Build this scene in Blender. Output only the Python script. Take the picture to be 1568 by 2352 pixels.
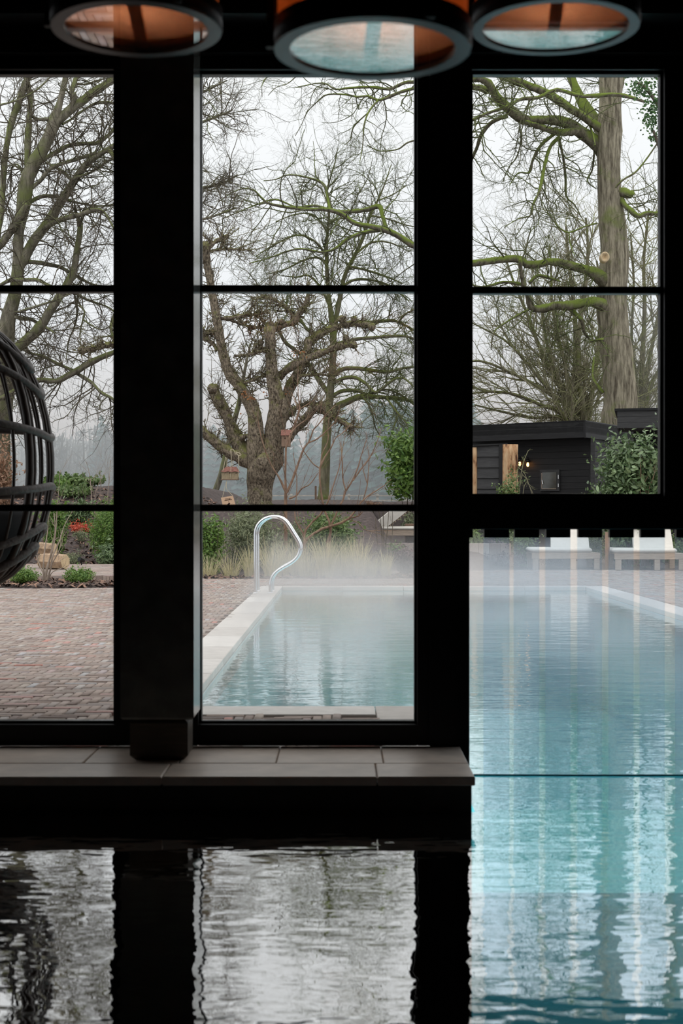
import bpy, math, random
import numpy as np
from mathutils import Vector, Matrix

for o in list(bpy.data.objects):
    bpy.data.objects.remove(o, do_unlink=True)
random.seed(11)
rng = np.random.default_rng(11)
scn = bpy.context.scene
COL = scn.collection
PI = math.pi

# ------------------------------------------------------------------ camera
F, CX, HZ, CZ = 3267.0, 784.0, 1180.0, 1.10      # focal length in px, principal column, horizon row, eye height over the water
cam_d = bpy.data.cameras.new('camera')
cam = bpy.data.objects.new('camera', cam_d)
COL.objects.link(cam)
cam.location = (0, 0, CZ)
cam.rotation_euler = (PI / 2, 0, 0)
cam_d.sensor_fit = 'VERTICAL'
cam_d.sensor_height = 36.0
cam_d.sensor_width = 24.0
cam_d.lens = 36.0 * F / 2352.0
cam_d.shift_y = 4.0 / 2352.0
cam_d.clip_end = 600
cam_d.dof.use_dof = True
cam_d.dof.focus_distance = 24.0
cam_d.dof.aperture_fstop = 5.6
scn.camera = cam

# ------------------------------------------------------------------ overcast sky
world = bpy.data.worlds.new('overcast')
scn.world = world
world.use_nodes = True
wn = world.node_tree.nodes
wl = world.node_tree.links
for n in list(wn):
    wn.remove(n)
w_out = wn.new('ShaderNodeOutputWorld')
w_bg = wn.new('ShaderNodeBackground')
w_tc = wn.new('ShaderNodeTexCoord')
w_sep = wn.new('ShaderNodeSeparateXYZ')
w_ramp = wn.new('ShaderNodeValToRGB')
w_ramp.color_ramp.elements[0].position = 0.0
w_ramp.color_ramp.elements[0].color = (0.385, 0.40, 0.42, 1)
w_ramp.color_ramp.elements[1].position = 1.0
w_ramp.color_ramp.elements[1].color = (1.0, 1.0, 1.0, 1)
e = w_ramp.color_ramp.elements.new(0.30)
e.color = (0.47, 0.475, 0.48, 1)
wl.new(w_tc.outputs['Generated'], w_sep.inputs[0])
wl.new(w_sep.outputs['Z'], w_ramp.inputs['Fac'])
wl.new(w_ramp.outputs['Color'], w_bg.inputs['Color'])
w_bg.inputs['Strength'].default_value = 2.25
wl.new(w_bg.outputs[0], w_out.inputs['Surface'])

scn.view_settings.view_transform = 'Standard'
scn.view_settings.look = 'None'
scn.view_settings.gamma = 1.0
scn.view_settings.use_curve_mapping = False
scn.view_settings.exposure = 0.0


# ------------------------------------------------------------------ helpers
def at(px, py, d):
    return ((px - CX) * d / F, d, CZ + (HZ - py) * d / F)


def sst(a, b, x):
    t = np.clip((np.asarray(x, float) - a) / (b - a), 0, 1)
    return t * t * (3 - 2 * t)


def gz(x, y):
    """height of the garden"""
    x = np.asarray(x, float)
    y = np.asarray(y, float)
    left = 0.12 + 1.62 * sst(26.2, 33, y)
    mid = 0.05 + 1.2 * sst(24.5, 30, y) + 0.2 * sst(31, 38, y)
    lou = -0.08 + 0.50 * sst(25.6, 27.2, y) + 1.0 * sst(35, 39, y)
    rig = -0.05 + 0.12 * sst(26.2, 26.8, y) + 0.5 * sst(42, 46, y)
    w1 = sst(-3.4, -2.6, x)
    w2 = sst(0.55, 1.1, x)
    w3 = sst(2.5, 3.2, x)
    z = left * (1 - w1) + mid * w1
    z = z * (1 - w2) + lou * w2
    z = z * (1 - w3) + rig * w3
    return z - 3.2 * sst(42, 60, y)


def new_mesh(name, V, Fc, smooth=False, attr=None):
    me = bpy.data.meshes.new(name)
    V = np.asarray(V, np.float32)
    if isinstance(Fc, np.ndarray):
        n, k = Fc.shape
        me.vertices.add(len(V))
        me.vertices.foreach_set('co', V.ravel())
        me.loops.add(n * k)
        me.loops.foreach_set('vertex_index', Fc.astype(np.int32).ravel())
        me.polygons.add(n)
        me.polygons.foreach_set('loop_start', np.arange(0, n * k, k, dtype=np.int32))
        me.polygons.foreach_set('loop_total', np.full(n, k, np.int32))
        me.update(calc_edges=True)
        me.validate()
    else:
        me.from_pydata([tuple(map(float, v)) for v in V], [], [tuple(f) for f in Fc])
        me.update()
    if smooth:
        me.polygons.foreach_set('use_smooth', np.ones(len(me.polygons), bool))
    if attr is not None:
        a = me.attributes.new('rnd', 'FLOAT', 'POINT')
        a.data.foreach_set('value', np.asarray(attr, np.float32))
    return me


def wloc(o):
    p = Vector((0, 0, 0))
    while o is not None:
        p += o.location
        o = o.parent
    return p


def link(name, me, mat=None, parent=None, loc=None):
    o = bpy.data.objects.new(name, me)
    COL.objects.link(o)
    if mat is not None and me is not None and not me.materials:
        me.materials.append(mat)
    if parent is not None:
        o.parent = parent
    if loc is not None:
        o.location = loc
    return o


def tag(o, label=None, cat=None, group=None, kind=None):
    if label:
        o['label'] = label
    if cat:
        o['category'] = cat
    if group:
        o['group'] = group
    if kind:
        o['kind'] = kind
    return o


def thing(name, label, cat, loc=(0, 0, 0), group=None, kind=None):
    o = bpy.data.objects.new(name, None)
    COL.objects.link(o)
    o.empty_display_size = 0.1
    o.location = loc
    return tag(o, label, cat, group, kind)


class MB:
    """collects geometry given in world coordinates"""

    def __init__(s):
        s.v, s.f, s.a = [], [], []

    def add(s, V, Fc, rnd=0.5):
        b = len(s.v)
        s.v += [tuple(p) for p in V]
        s.a += [rnd] * len(V)
        s.f += [tuple(int(i) + b for i in f) for f in Fc]
        return s

    def box(s, x0, x1, y0, y1, z0, z1, rnd=0.5, ch=0.0):
        if ch <= 0:
            V = [(x0, y0, z0), (x1, y0, z0), (x1, y1, z0), (x0, y1, z0), (x0, y0, z1), (x1, y0, z1), (x1, y1, z1), (x0, y1, z1)]
            Fc = [(3, 2, 1, 0), (4, 5, 6, 7), (0, 1, 5, 4), (1, 2, 6, 5), (2, 3, 7, 6), (3, 0, 4, 7)]
            return s.add(V, Fc, rnd)
        c = min(ch, (x1 - x0) * .45, (y1 - y0) * .45, (z1 - z0) * .45)
        V = []
        for z, i in ((z0, c), (z0 + c, 0), (z1 - c, 0), (z1, c)):
            V += [(x0 + i, y0 + i, z), (x1 - i, y0 + i, z), (x1 - i, y1 - i, z), (x0 + i, y1 - i, z)]
        Fc = [(3, 2, 1, 0), (12, 13, 14, 15)]
        for r in range(3):
            for k in range(4):
                Fc.append((r * 4 + k, r * 4 + (k + 1) % 4, r * 4 + 4 + (k + 1) % 4, r * 4 + 4 + k))
        return s.add(V, Fc, rnd)

    def obox(s, p0, p1, w, h, up=(0, 0, 1), rnd=0.5):
        """bar from p0 to p1, w wide, h high"""
        p0, p1, up = Vector(p0), Vector(p1), Vector(up)
        t = (p1 - p0).normalized()
        a = t.cross(up).normalized() * (w / 2)
        b = a.normalized().cross(t).normalized() * (h / 2)
        V = []
        for p in (p0, p1):
            V += [p - a - b, p + a - b, p + a + b, p - a + b]
        return s.add(V, [(3, 2, 1, 0), (4, 5, 6, 7), (0, 1, 5, 4), (1, 2, 6, 5), (2, 3, 7, 6), (3, 0, 4, 7)], rnd)

    def tube(s, pts, r, sides=10, rnd=0.5, cap=True):
        V, Q = tube_arrays([(np.array(pts, float), np.full(len(pts), r) if np.isscalar(r) else np.array(r, float))], sides)
        Fc = [tuple(q) for q in Q]
        if cap:
            n = len(pts)
            Fc.append(tuple(range(sides - 1, -1, -1)))
            Fc.append(tuple(range((n - 1) * sides, n * sides)))
        return s.add(V, Fc, rnd)

    def lathe(s, prof, c, seg=32, rnd=0.5, close=False):
        V, Fc = [], []
        for (r, z) in prof:
            for k in range(seg):
                a = 2 * PI * k / seg
                V.append((c[0] + r * math.cos(a), c[1] + r * math.sin(a), c[2] + z))
        n = len(prof)
        for i in range(n if close else n - 1):
            j = (i + 1) % n
            for k in range(seg):
                Fc.append((i * seg + k, i * seg + (k + 1) % seg, j * seg + (k + 1) % seg, j * seg + k))
        return s.add(V, Fc, rnd)

    def quad(s, a, b, c, d, rnd=0.5):
        return s.add([a, b, c, d], [(0, 1, 2, 3)], rnd)

    def build(s, name, mat, parent=None, smooth=False, loc=None):
        base = wloc(parent) if parent is not None else Vector(loc or (0, 0, 0))
        V = np.array(s.v, float) - np.array(base)
        me = new_mesh(name, V, s.f, smooth, s.a)
        return link(name, me, mat, parent, None if parent is not None else base)


def tube_arrays(polys, sides):
    P = np.concatenate([p for p, r in polys])
    R = np.concatenate([r for p, r in polys])
    n = np.array([len(p) for p, r in polys])
    start = np.concatenate([[0], np.cumsum(n)[:-1]])
    last = start + n - 1
    T = np.empty_like(P)
    T[1:-1] = P[2:] - P[:-2]
    T[0] = P[min(1, len(P) - 1)] - P[0]
    T[-1] = P[-1] - P[-2]
    T[start] = P[start + 1] - P[start]
    T[last] = P[last] - P[last - 1]
    T /= np.linalg.norm(T, axis=1, keepdims=True) + 1e-12
    ref = np.eye(3)[np.argmin(np.maximum.reduceat(np.abs(T), start, axis=0), axis=1)]
    RF = np.repeat(ref, n, axis=0)
    A = np.cross(T, RF)
    A /= np.linalg.norm(A, axis=1, keepdims=True) + 1e-9
    B = np.cross(A, T)
    ang = np.arange(sides) * 2 * PI / sides
    V = P[:, None, :] + R[:, None, None] * (np.cos(ang)[None, :, None] * A[:, None, :] + np.sin(ang)[None, :, None] * B[:, None, :])
    V = V.reshape(-1, 3)
    seg = np.ones(len(P), bool)
    seg[last] = False
    i = np.nonzero(seg)[0]
    k = np.arange(sides)
    a = i[:, None] * sides + k[None, :]
    b = i[:, None] * sides + ((k + 1) % sides)[None, :]
    Q = np.stack([a, b, b + sides, a + sides], axis=-1).reshape(-1, 4)
    return V, Q


def smooth_poly(pts, n):
    """Catmull-Rom resample of rows (any width)"""
    P = np.array(pts, float)
    if len(P) == 2:
        t = np.linspace(0, 1, n)[:, None]
        return P[0] * (1 - t) + P[1] * t
    d = np.concatenate([[0], np.cumsum(np.linalg.norm(np.diff(P[:, :3], axis=0), axis=1))])
    t = np.linspace(0, d[-1], n)
    i = np.clip(np.searchsorted(d, t, side='right') - 1, 0, len(P) - 2)
    u = ((t - d[i]) / (d[i + 1] - d[i] + 1e-9))[:, None]
    p0 = P[np.maximum(i - 1, 0)]
    p1 = P[i]
    p2 = P[i + 1]
    p3 = P[np.minimum(i + 2, len(P) - 1)]
    return 0.5 * (2 * p1 + (p2 - p0) * u + (2 * p0 - 5 * p1 + 4 * p2 - p3) * u * u + (3 * p1 - p0 - 3 * p2 + p3) * u ** 3)


# ------------------------------------------------------------------ materials
def nodes(name):
    m = bpy.data.materials.new(name)
    m.use_nodes = True
    nt = m.node_tree
    for n in list(nt.nodes):
        nt.nodes.remove(n)
    out = nt.nodes.new('ShaderNodeOutputMaterial')
    return m, nt, out


def N(nt, kind, **kw):
    n = nt.nodes.new(kind)
    for k, v in kw.items():
        setattr(n, k, v)
    return n


def ramp(nt, fac, stops):
    r = N(nt, 'ShaderNodeValToRGB')
    el = r.color_ramp.elements
    el[0].position, el[0].color = stops[0][0], (*stops[0][1], 1)
    el[1].position, el[1].color = stops[-1][0], (*stops[-1][1], 1)
    for p, c in stops[1:-1]:
        x = el.new(p)
        x.color = (*c, 1)
    nt.links.new(fac, r.inputs['Fac'])
    return r.outputs['Color']


def mixc(nt, fac, a, b, blend='MIX'):
    m = N(nt, 'ShaderNodeMix', data_type='RGBA', blend_type=blend)
    for s, v in ((m.inputs[0], fac), (m.inputs[6], a), (m.inputs[7], b)):
        if isinstance(v, (int, float)):
            s.default_value = v
        elif isinstance(v, tuple):
            s.default_value = (*v, 1)
        else:
            nt.links.new(v, s)
    return m.outputs[2]


def noise(nt, scale, detail=3, vec=None, rough=0.6, stretch=None, coord='Object'):
    tc = N(nt, 'ShaderNodeTexCoord')
    src = tc.outputs[coord] if vec is None else vec
    if stretch:
        mp = N(nt, 'ShaderNodeMapping')
        mp.inputs['Scale'].default_value = stretch
        nt.links.new(src, mp.inputs['Vector'])
        src = mp.outputs[0]
    n = N(nt, 'ShaderNodeTexNoise')
    n.inputs['Scale'].default_value = scale
    n.inputs['Detail'].default_value = detail
    n.inputs['Roughness'].default_value = rough
    nt.links.new(src, n.inputs['Vector'])
    return n.outputs['Fac']


def bump(nt, h, strength, dist=0.01):
    b = N(nt, 'ShaderNodeBump')
    b.inputs['Strength'].default_value = strength
    b.inputs['Distance'].default_value = dist
    nt.links.new(h, b.inputs['Height'])
    return b.outputs[0]


def principled(nt, out, col, rough=0.7, normal=None, metal=0.0, spec=0.5, trans=None, **kw):
    p = N(nt, 'ShaderNodeBsdfPrincipled')
    if isinstance(col, tuple):
        p.inputs['Base Color'].default_value = (*col, 1)
    else:
        nt.links.new(col, p.inputs['Base Color'])
    p.inputs['Roughness'].default_value = rough
    p.inputs['Metallic'].default_value = metal
    p.inputs['Specular IOR Level'].default_value = spec
    if normal is not None:
        nt.links.new(normal, p.inputs['Normal'])
    for k, v in kw.items():
        p.inputs[k].default_value = v
    if out is not None:
        nt.links.new(p.outputs[0], out.inputs['Surface'])
    return p


def fresnel(nt, ior, normal=None, gain=None):
    """reflectance of a skin seen from either side (no total reflection inside a thin sheet)"""
    g = N(nt, 'ShaderNodeNewGeometry')
    mr = N(nt, 'ShaderNodeMapRange')
    mr.inputs['To Min'].default_value = ior
    mr.inputs['To Max'].default_value = 1.0 / ior
    nt.links.new(g.outputs['Backfacing'], mr.inputs['Value'])
    f = N(nt, 'ShaderNodeFresnel')
    nt.links.new(mr.outputs[0], f.inputs['IOR'])
    if normal is not None:
        nt.links.new(normal, f.inputs['Normal'])
    if gain:
        p = N(nt, 'ShaderNodeMath', operation='POWER')
        nt.links.new(f.outputs[0], p.inputs[0])
        p.inputs[1].default_value = gain
        return p
    return f


def m_plain(name, col, rough=0.6, metal=0.0, spec=0.5, var=0.25, scale=8, bmp=0.0, stretch=None, bdist=0.01):
    m, nt, out = nodes(name)
    f = noise(nt, scale, 4, stretch=stretch)
    c = ramp(nt, f, [(0.3, tuple(x * (1 - var) for x in col)), (0.7, tuple(min(1, x * (1 + var)) for x in col))])
    principled(nt, out, c, rough, bump(nt, f, bmp, bdist) if bmp else None, metal, spec)
    return m


def m_attr(name, stops, rough=0.8, scale=30, amt=0.25, bmp=0.3, objrand=False, spec=0.3, bdist=0.004):
    """colour picked per piece (attribute or object random) with fine grain"""
    m, nt, out = nodes(name)
    if objrand:
        src = N(nt, 'ShaderNodeObjectInfo').outputs['Random']
    else:
        src = N(nt, 'ShaderNodeAttribute', attribute_name='rnd').outputs['Fac']
    c = ramp(nt, src, stops)
    f = noise(nt, scale, 4)
    g = ramp(nt, f, [(0.25, (1 - amt,) * 3), (0.75, (1 + amt,) * 3)])
    c = mixc(nt, 1.0, c, g, 'MULTIPLY')
    principled(nt, out, c, rough, bump(nt, f, bmp, bdist) if bmp else None, 0, spec)
    return m


def m_leaf(name, dark, light, rough=0.45, trans=0.25):
    m, nt, out = nodes(name)
    src = N(nt, 'ShaderNodeAttribute', attribute_name='rnd').outputs['Fac']
    c = ramp(nt, src, [(0.0, dark), (1.0, light)])
    p = principled(nt, None, c, rough, spec=0.4)
    t = N(nt, 'ShaderNodeBsdfTranslucent')
    nt.links.new(c, t.inputs['Color'])
    mx = N(nt, 'ShaderNodeMixShader')
    mx.inputs[0].default_value = trans
    nt.links.new(p.outputs[0], mx.inputs[1])
    nt.links.new(t.outputs[0], mx.inputs[2])
    nt.links.new(mx.outputs[0], out.inputs['Surface'])
    return m


def m_bark(name, c1, c2, moss, moss_amt, scale=6.0, bmp=0.8, stretch=(1, 1, 0.25)):
    m, nt, out = nodes(name)
    f = noise(nt, scale * 2, 5, stretch=stretch, rough=0.7)
    f2 = noise(nt, scale * 0.35, 3)
    c = ramp(nt, f, [(0.36, c1), (0.5, tuple((x + y) / 2 for x, y in zip(c1, c2))), (0.62, c2)])
    geo = N(nt, 'ShaderNodeNewGeometry')
    sp = N(nt, 'ShaderNodeSeparateXYZ')
    nt.links.new(geo.outputs['Normal'], sp.inputs[0])
    ad = N(nt, 'ShaderNodeMath', operation='MULTIPLY_ADD')      # moss likes the upper side of a limb
    nt.links.new(sp.outputs['Z'], ad.inputs[0])
    ad.inputs[1].default_value = 0.28
    nt.links.new(f2, ad.inputs[2])
    mr = N(nt, 'ShaderNodeMapRange')
    mr.inputs['From Min'].default_value = 0.78 - 0.45 * moss_amt
    mr.inputs['From Max'].default_value = 1.0 - 0.45 * moss_amt
    nt.links.new(ad.outputs[0], mr.inputs['Value'])
    c = mixc(nt, mr.outputs[0], c, moss)
    principled(nt, out, c, 0.9, bump(nt, f, bmp, 0.03), 0, 0.15)
    return m


M = {}
M['black_frame'] = m_plain('black_frame', (0.006, 0.006, 0.007), 0.45, spec=0.25)
M['black_post'] = m_plain('black_post', (0.16, 0.16, 0.15), 0.14, spec=0.5)
M['post_foot'] = m_plain('post_foot', (0.075, 0.06, 0.045), 0.5, spec=0.3, stretch=(1, 1, 6))
M['dark_wall'] = m_plain('dark_wall', (0.012, 0.011, 0.011), 0.7, spec=0.2)
M['dark_ceiling'] = m_plain('dark_ceiling', (0.014, 0.010, 0.008), 0.7, spec=0.2, stretch=(1, 12, 1))
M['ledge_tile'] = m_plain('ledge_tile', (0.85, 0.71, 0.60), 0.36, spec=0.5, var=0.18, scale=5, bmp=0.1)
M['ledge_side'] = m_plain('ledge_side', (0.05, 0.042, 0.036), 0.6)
M['grout'] = m_plain('grout', (0.05, 0.045, 0.04), 0.9)
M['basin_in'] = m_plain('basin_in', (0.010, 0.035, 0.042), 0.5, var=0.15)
M['coping'] = m_attr('coping', [(0, (0.50, 0.465, 0.43)), (0.5, (0.58, 0.545, 0.51)), (1, (0.66, 0.63, 0.595))], 0.8, 9, 0.12, 0.15)
M['sand'] = m_plain('sand', (0.20, 0.165, 0.14), 0.95, var=0.3, scale=20)
BR = [(0.0, (0.215, 0.165, 0.145)), (0.22, (0.30, 0.235, 0.20)), (0.45, (0.345, 0.275, 0.235)), (0.65, (0.26, 0.225, 0.21)),
      (0.82, (0.39, 0.33, 0.28)), (0.93, (0.36, 0.35, 0.35)), (0.975, (0.42, 0.20, 0.16)), (1.0, (0.33, 0.30, 0.29))]
M['brick'] = m_attr('brick', BR, 0.85, 40, 0.2, 0.4)
M['brick_obj'] = m_attr('brick_obj', BR, 0.85, 40, 0.2, 0.4, objrand=True)
M['mulch'] = m_plain('mulch', (0.075, 0.055, 0.05), 0.95, var=0.5, scale=14, bmp=0.6, bdist=0.05)
M['chip'] = m_attr('chip', [(0, (0.05, 0.035, 0.03)), (0.6, (0.12, 0.08, 0.065)), (1, (0.34, 0.20, 0.14))], 0.9, 20, 0.3, 0.2)
M['field'] = m_plain('field', (0.10, 0.11, 0.08), 0.95, var=0.3, scale=1.5)
M['hill'] = m_plain('hill', (0.075, 0.10, 0.085), 0.95, var=0.45, scale=.9, stretch=(1.5, .3, .25))
M['wood'] = m_plain('wood', (0.42, 0.33, 0.255), 0.7, var=0.2, scale=7, stretch=(1, 4, 8), bmp=0.15)
M['wood_dark'] = m_plain('wood_dark', (0.22, 0.14, 0.095), 0.7, var=0.25, scale=7, stretch=(4, 4, 1))
M['cushion'] = m_plain('cushion', (0.68, 0.645, 0.585), 0.85, var=0.06, scale=14, bmp=0.15)
M['black_board'] = m_plain('black_board', (0.011, 0.0105, 0.011), 0.62, var=0.4, scale=6, stretch=(0.6, 0.6, 9), bmp=0.3, spec=0.35)
M['fascia'] = m_plain('fascia', (0.012, 0.0115, 0.0125), 0.6, var=0.35, scale=5, stretch=(0.5, 0.5, 8), bmp=0.25, spec=0.35)
M['board_grey'] = m_plain('board_grey', (0.032, 0.031, 0.032), 0.7, var=0.35, scale=8, stretch=(0.7, 0.7, 6), bmp=0.3)
M['roof_felt'] = m_plain('roof_felt', (0.05, 0.05, 0.05), 0.9)
M['metal_dark'] = m_plain('metal_dark', (0.015, 0.015, 0.016), 0.4, metal=0.6)
M['white_metal'] = m_plain('white_metal', (0.7, 0.7, 0.7), 0.35, metal=0.3, var=0.02)
M['rattan'] = m_plain('rattan', (0.040, 0.023, 0.014), 0.5, var=0.4, scale=20, stretch=(1, 1, 0.3), bmp=0.3, spec=0.5)
M['rattan_wrap'] = m_plain('rattan_wrap', (0.050, 0.034, 0.025), 0.55, var=0.45, scale=45, bmp=0.6, spec=0.5)
M['cushion_dark'] = m_plain('cushion_dark', (0.012, 0.012, 0.013), 0.9)
M['rope'] = m_plain('rope', (0.62, 0.54, 0.38), 0.9, var=0.2, scale=60)
M['feeder_wall'] = m_plain('feeder_wall', (0.33, 0.26, 0.165), 0.85, var=0.25, scale=25, stretch=(4, 4, 1))
M['feeder_roof'] = m_plain('feeder_roof', (0.24, 0.105, 0.08), 0.85, var=0.3, scale=25)
M['sign_wood'] = m_plain('sign_wood', (0.66, 0.44, 0.29), 0.8, var=0.1, scale=20, stretch=(1, 1, 5))
M['ink'] = m_plain('ink', (0.07, 0.03, 0.02), 0.9)
M['decal'] = m_plain('decal', (0.85, 0.86, 0.86), 0.6, var=0.02)
M['log_end'] = m_plain('log_end', (0.58, 0.44, 0.27), 0.85, var=0.2, scale=16, bmp=0.3)
M['log_bark'] = m_plain('log_bark', (0.36, 0.25, 0.16), 0.9, var=0.4, scale=12, bmp=0.5)
M['steel'] = m_plain('steel', (0.74, 0.74, 0.75), 0.10, metal=1.0, var=0.03)
M['teal_cord'] = m_plain('teal_cord', (0.02, 0.30, 0.38), 0.4)
M['fence_wood'] = m_plain('fence_wood', (0.48, 0.45, 0.40), 0.9)

# split log post: bark patches left on pale wood
m, nt, out = nodes('post_log')
f = noise(nt, 5.5, 5, stretch=(1.6, 1.6, 0.5))
g = noise(nt, 22, 3, stretch=(2, 2, 0.15))
c = ramp(nt, f, [(0.40, (0.58, 0.40, 0.24)), (0.52, (0.48, 0.28, 0.15)), (0.62, (0.10, 0.045, 0.025))])
c = mixc(nt, 0.5, c, ramp(nt, g, [(0.3, (0.55, 0.5, 0.45)), (0.7, (1.2, 1.2, 1.2))]), 'MULTIPLY')
principled(nt, out, c, 0.85, bump(nt, g, 0.5, 0.01), 0, 0.2)
M['post_log'] = m

# turquoise mosaic of the outdoor basin
m, nt, out = nodes('basin_out')
f = noise(nt, 3, 3)
c = ramp(nt, f, [(0.3, (0.20, 0.80, 0.87)), (0.7, (0.27, 0.86, 0.91))])
principled(nt, out, c, 0.5)
M['basin_out'] = m
M['basin_channel'] = m_plain('basin_channel', (0.010, 0.52, 0.66), 0.5, var=0.08, scale=3)  # darker than the outdoor liner: the dimness under the roof put into the colour
m, nt, out = nodes('basin_rim')
f = noise(nt, 4, 3)
c = ramp(nt, f, [(0.3, (0.44, 0.50, 0.50)), (0.7, (0.52, 0.57, 0.565))])
principled(nt, out, c, 0.5)
M['basin_rim'] = m

# water: clear body, mirror skin with small ripples
m, nt, out = nodes('pool_water')
n1 = noise(nt, 2.2, 3, rough=0.55, stretch=(0.8, 1.6, 1))
n2 = noise(nt, 9.0, 2, rough=0.5, stretch=(0.7, 1.5, 1))
ad = N(nt, 'ShaderNodeMath', operation='MULTIPLY_ADD')
nt.links.new(n2, ad.inputs[0])
ad.inputs[1].default_value = 0.22
nt.links.new(n1, ad.inputs[2])
bn = bump(nt, ad.outputs[0], 1.0, 0.0055)
fr = fresnel(nt, 1.33, bn, 0.27)
gl = N(nt, 'ShaderNodeBsdfGlossy')
gl.inputs['Roughness'].default_value = 0.015
gl.inputs['Color'].default_value = (1, 1, 1, 1)
nt.links.new(bn, gl.inputs['Normal'])
tr = N(nt, 'ShaderNodeBsdfTransparent')
tr.inputs['Color'].default_value = (0.80, 0.975, 0.99, 1)
mx = N(nt, 'ShaderNodeMixShader')
nt.links.new(fr.outputs[0], mx.inputs[0])
nt.links.new(tr.outputs[0], mx.inputs[1])
nt.links.new(gl.outputs[0], mx.inputs[2])
nt.links.new(mx.outputs[0], out.inputs['Surface'])
M['water'] = m


def m_glass(name, ior, tint, extra=None, gain=None, gloss=(1, 1, 1)):
    m, nt, out = nodes(name)
    fr = fresnel(nt, ior, None, gain)
    gl = N(nt, 'ShaderNodeBsdfGlossy')
    gl.inputs['Roughness'].default_value = 0.02
    gl.inputs['Color'].default_value = (*gloss, 1)
    tr = N(nt, 'ShaderNodeBsdfTransparent')
    tr.inputs['Color'].default_value = (*tint, 1)
    mx = N(nt, 'ShaderNodeMixShader')
    nt.links.new(fr.outputs[0], mx.inputs[0])
    base = tr
    if extra:
        df = N(nt, 'ShaderNodeBsdfTranslucent')
        df.inputs['Color'].default_value = (*extra[0], 1)
        d2 = N(nt, 'ShaderNodeBsdfDiffuse')
        d2.inputs['Color'].default_value = (*extra[0], 1)
        m0 = N(nt, 'ShaderNodeMixShader')
        m0.inputs[0].default_value = 0.3
        nt.links.new(df.outputs[0], m0.inputs[1])
        nt.links.new(d2.outputs[0], m0.inputs[2])
        mm = N(nt, 'ShaderNodeMixShader')
        mm.inputs[0].default_value = extra[1]
        nt.links.new(tr.outputs[0], mm.inputs[1])
        nt.links.new(m0.outputs[0], mm.inputs[2])
        base = mm
    nt.links.new(base.outputs[0], mx.inputs[1])
    nt.links.new(gl.outputs[0], mx.inputs[2])
    nt.links.new(mx.outputs[0], out.inputs['Surface'])
    return m


M['pane'] = m_glass('pane', 1.35, (0.985, 0.99, 0.99))
M['house_pane'] = m_plain('house_pane', (0.05, 0.05, 0.04), 0.05, spec=0.8)
M['strip'] = m_glass('strip', 1.3, (0.80, 0.90, 0.985), ((0.74, 0.82, 0.97), 0.13))
M['lamp_glass'] = m_glass('lamp_glass', 1.5, (0.95, 0.95, 0.95), gain=0.45, gloss=(1.0, 0.90, 0.86))

# bark, leaves
M['bark_oak'] = m_bark('bark_oak', (0.085, 0.07, 0.05), (0.36, 0.32, 0.235), (0.17, 0.20, 0.06), 0.52, 5.0, 1.0, (1.3, 1.3, 0.16))
M['bark_oak_limb'] = m_bark('bark_oak_limb', (0.07, 0.06, 0.042), (0.22, 0.195, 0.14), (0.17, 0.22, 0.045), 0.85, 5.0)
M['bark_left'] = m_bark('bark_left', (0.09, 0.08, 0.06), (0.25, 0.225, 0.17), (0.15, 0.165, 0.065), 0.72, 5.0)
M['bark_pear'] = m_bark('bark_pear', (0.045, 0.034, 0.027), (0.36, 0.295, 0.215), (0.20, 0.20, 0.07), 0.50, 15.0, 1.0, (1, 1, 0.55))
M['bark_slim'] = m_bark('bark_slim', (0.10, 0.09, 0.06), (0.22, 0.20, 0.135), (0.15, 0.17, 0.05), 0.75, 5.0)
M['twig_green'] = m_bark('twig_green', (0.075, 0.075, 0.045), (0.16, 0.155, 0.095), (0.13, 0.165, 0.05), 0.7, 3.0, 0.0)
M['twig_brown'] = m_bark('twig_brown', (0.075, 0.062, 0.047), (0.16, 0.135, 0.10), (0.12, 0.14, 0.055), 0.35, 3.0, 0.0)
M['twig_pale'] = m_bark('twig_pale', (0.19, 0.175, 0.115), (0.33, 0.30, 0.21), (0.23, 0.25, 0.10), 0.6, 3.0, 0.0)
M['twig_red'] = m_bark('twig_red', (0.14, 0.085, 0.06), (0.31, 0.205, 0.145), (0.24, 0.2, 0.1), 0.25, 9.0, 0.0)
M['twig_stem'] = m_bark('twig_stem', (0.24, 0.19, 0.15), (0.42, 0.34, 0.28), (0.3, 0.25, 0.17), 0.2, 9.0, 0.0)
M['twig_far'] = m_bark('twig_far', (0.07, 0.055, 0.045), (0.13, 0.11, 0.085), (0.09, 0.10, 0.05), 0.3, 1.0, 0.0)
M['leaf_bright'] = m_leaf('leaf_bright', (0.05, 0.13, 0.02), (0.24, 0.36, 0.08))
M['leaf_mid'] = m_leaf('leaf_mid', (0.055, 0.11, 0.03), (0.25, 0.34, 0.12))
M['leaf_grey'] = m_leaf('leaf_grey', (0.11, 0.14, 0.075), (0.38, 0.41, 0.24))
M['leaf_laurel'] = m_leaf('leaf_laurel', (0.035, 0.075, 0.022), (0.24, 0.33, 0.16), 0.25, 0.15)
M['leaf_ivy'] = m_leaf('leaf_ivy', (0.015, 0.05, 0.012), (0.09, 0.20, 0.05), 0.35)
M['leaf_purple'] = m_leaf('leaf_purple', (0.045, 0.03, 0.032), (0.24, 0.16, 0.155))
M['leaf_red'] = m_leaf('leaf_red', (0.45, 0.06, 0.03), (0.75, 0.18, 0.10))
M['leaf_brown'] = m_leaf('leaf_brown', (0.22, 0.12, 0.07), (0.46, 0.29, 0.19))
M['leaf_rust'] = m_leaf('leaf_rust', (0.30, 0.11, 0.04), (0.5, 0.24, 0.10))
M['grass_blade'] = m_leaf('grass_blade', (0.28, 0.30, 0.12), (0.74, 0.65, 0.43), 0.7, 0.3)
M['conifer'] = m_leaf('conifer', (0.02, 0.085, 0.085), (0.06, 0.16, 0.15), 0.8, 0.1)

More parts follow.
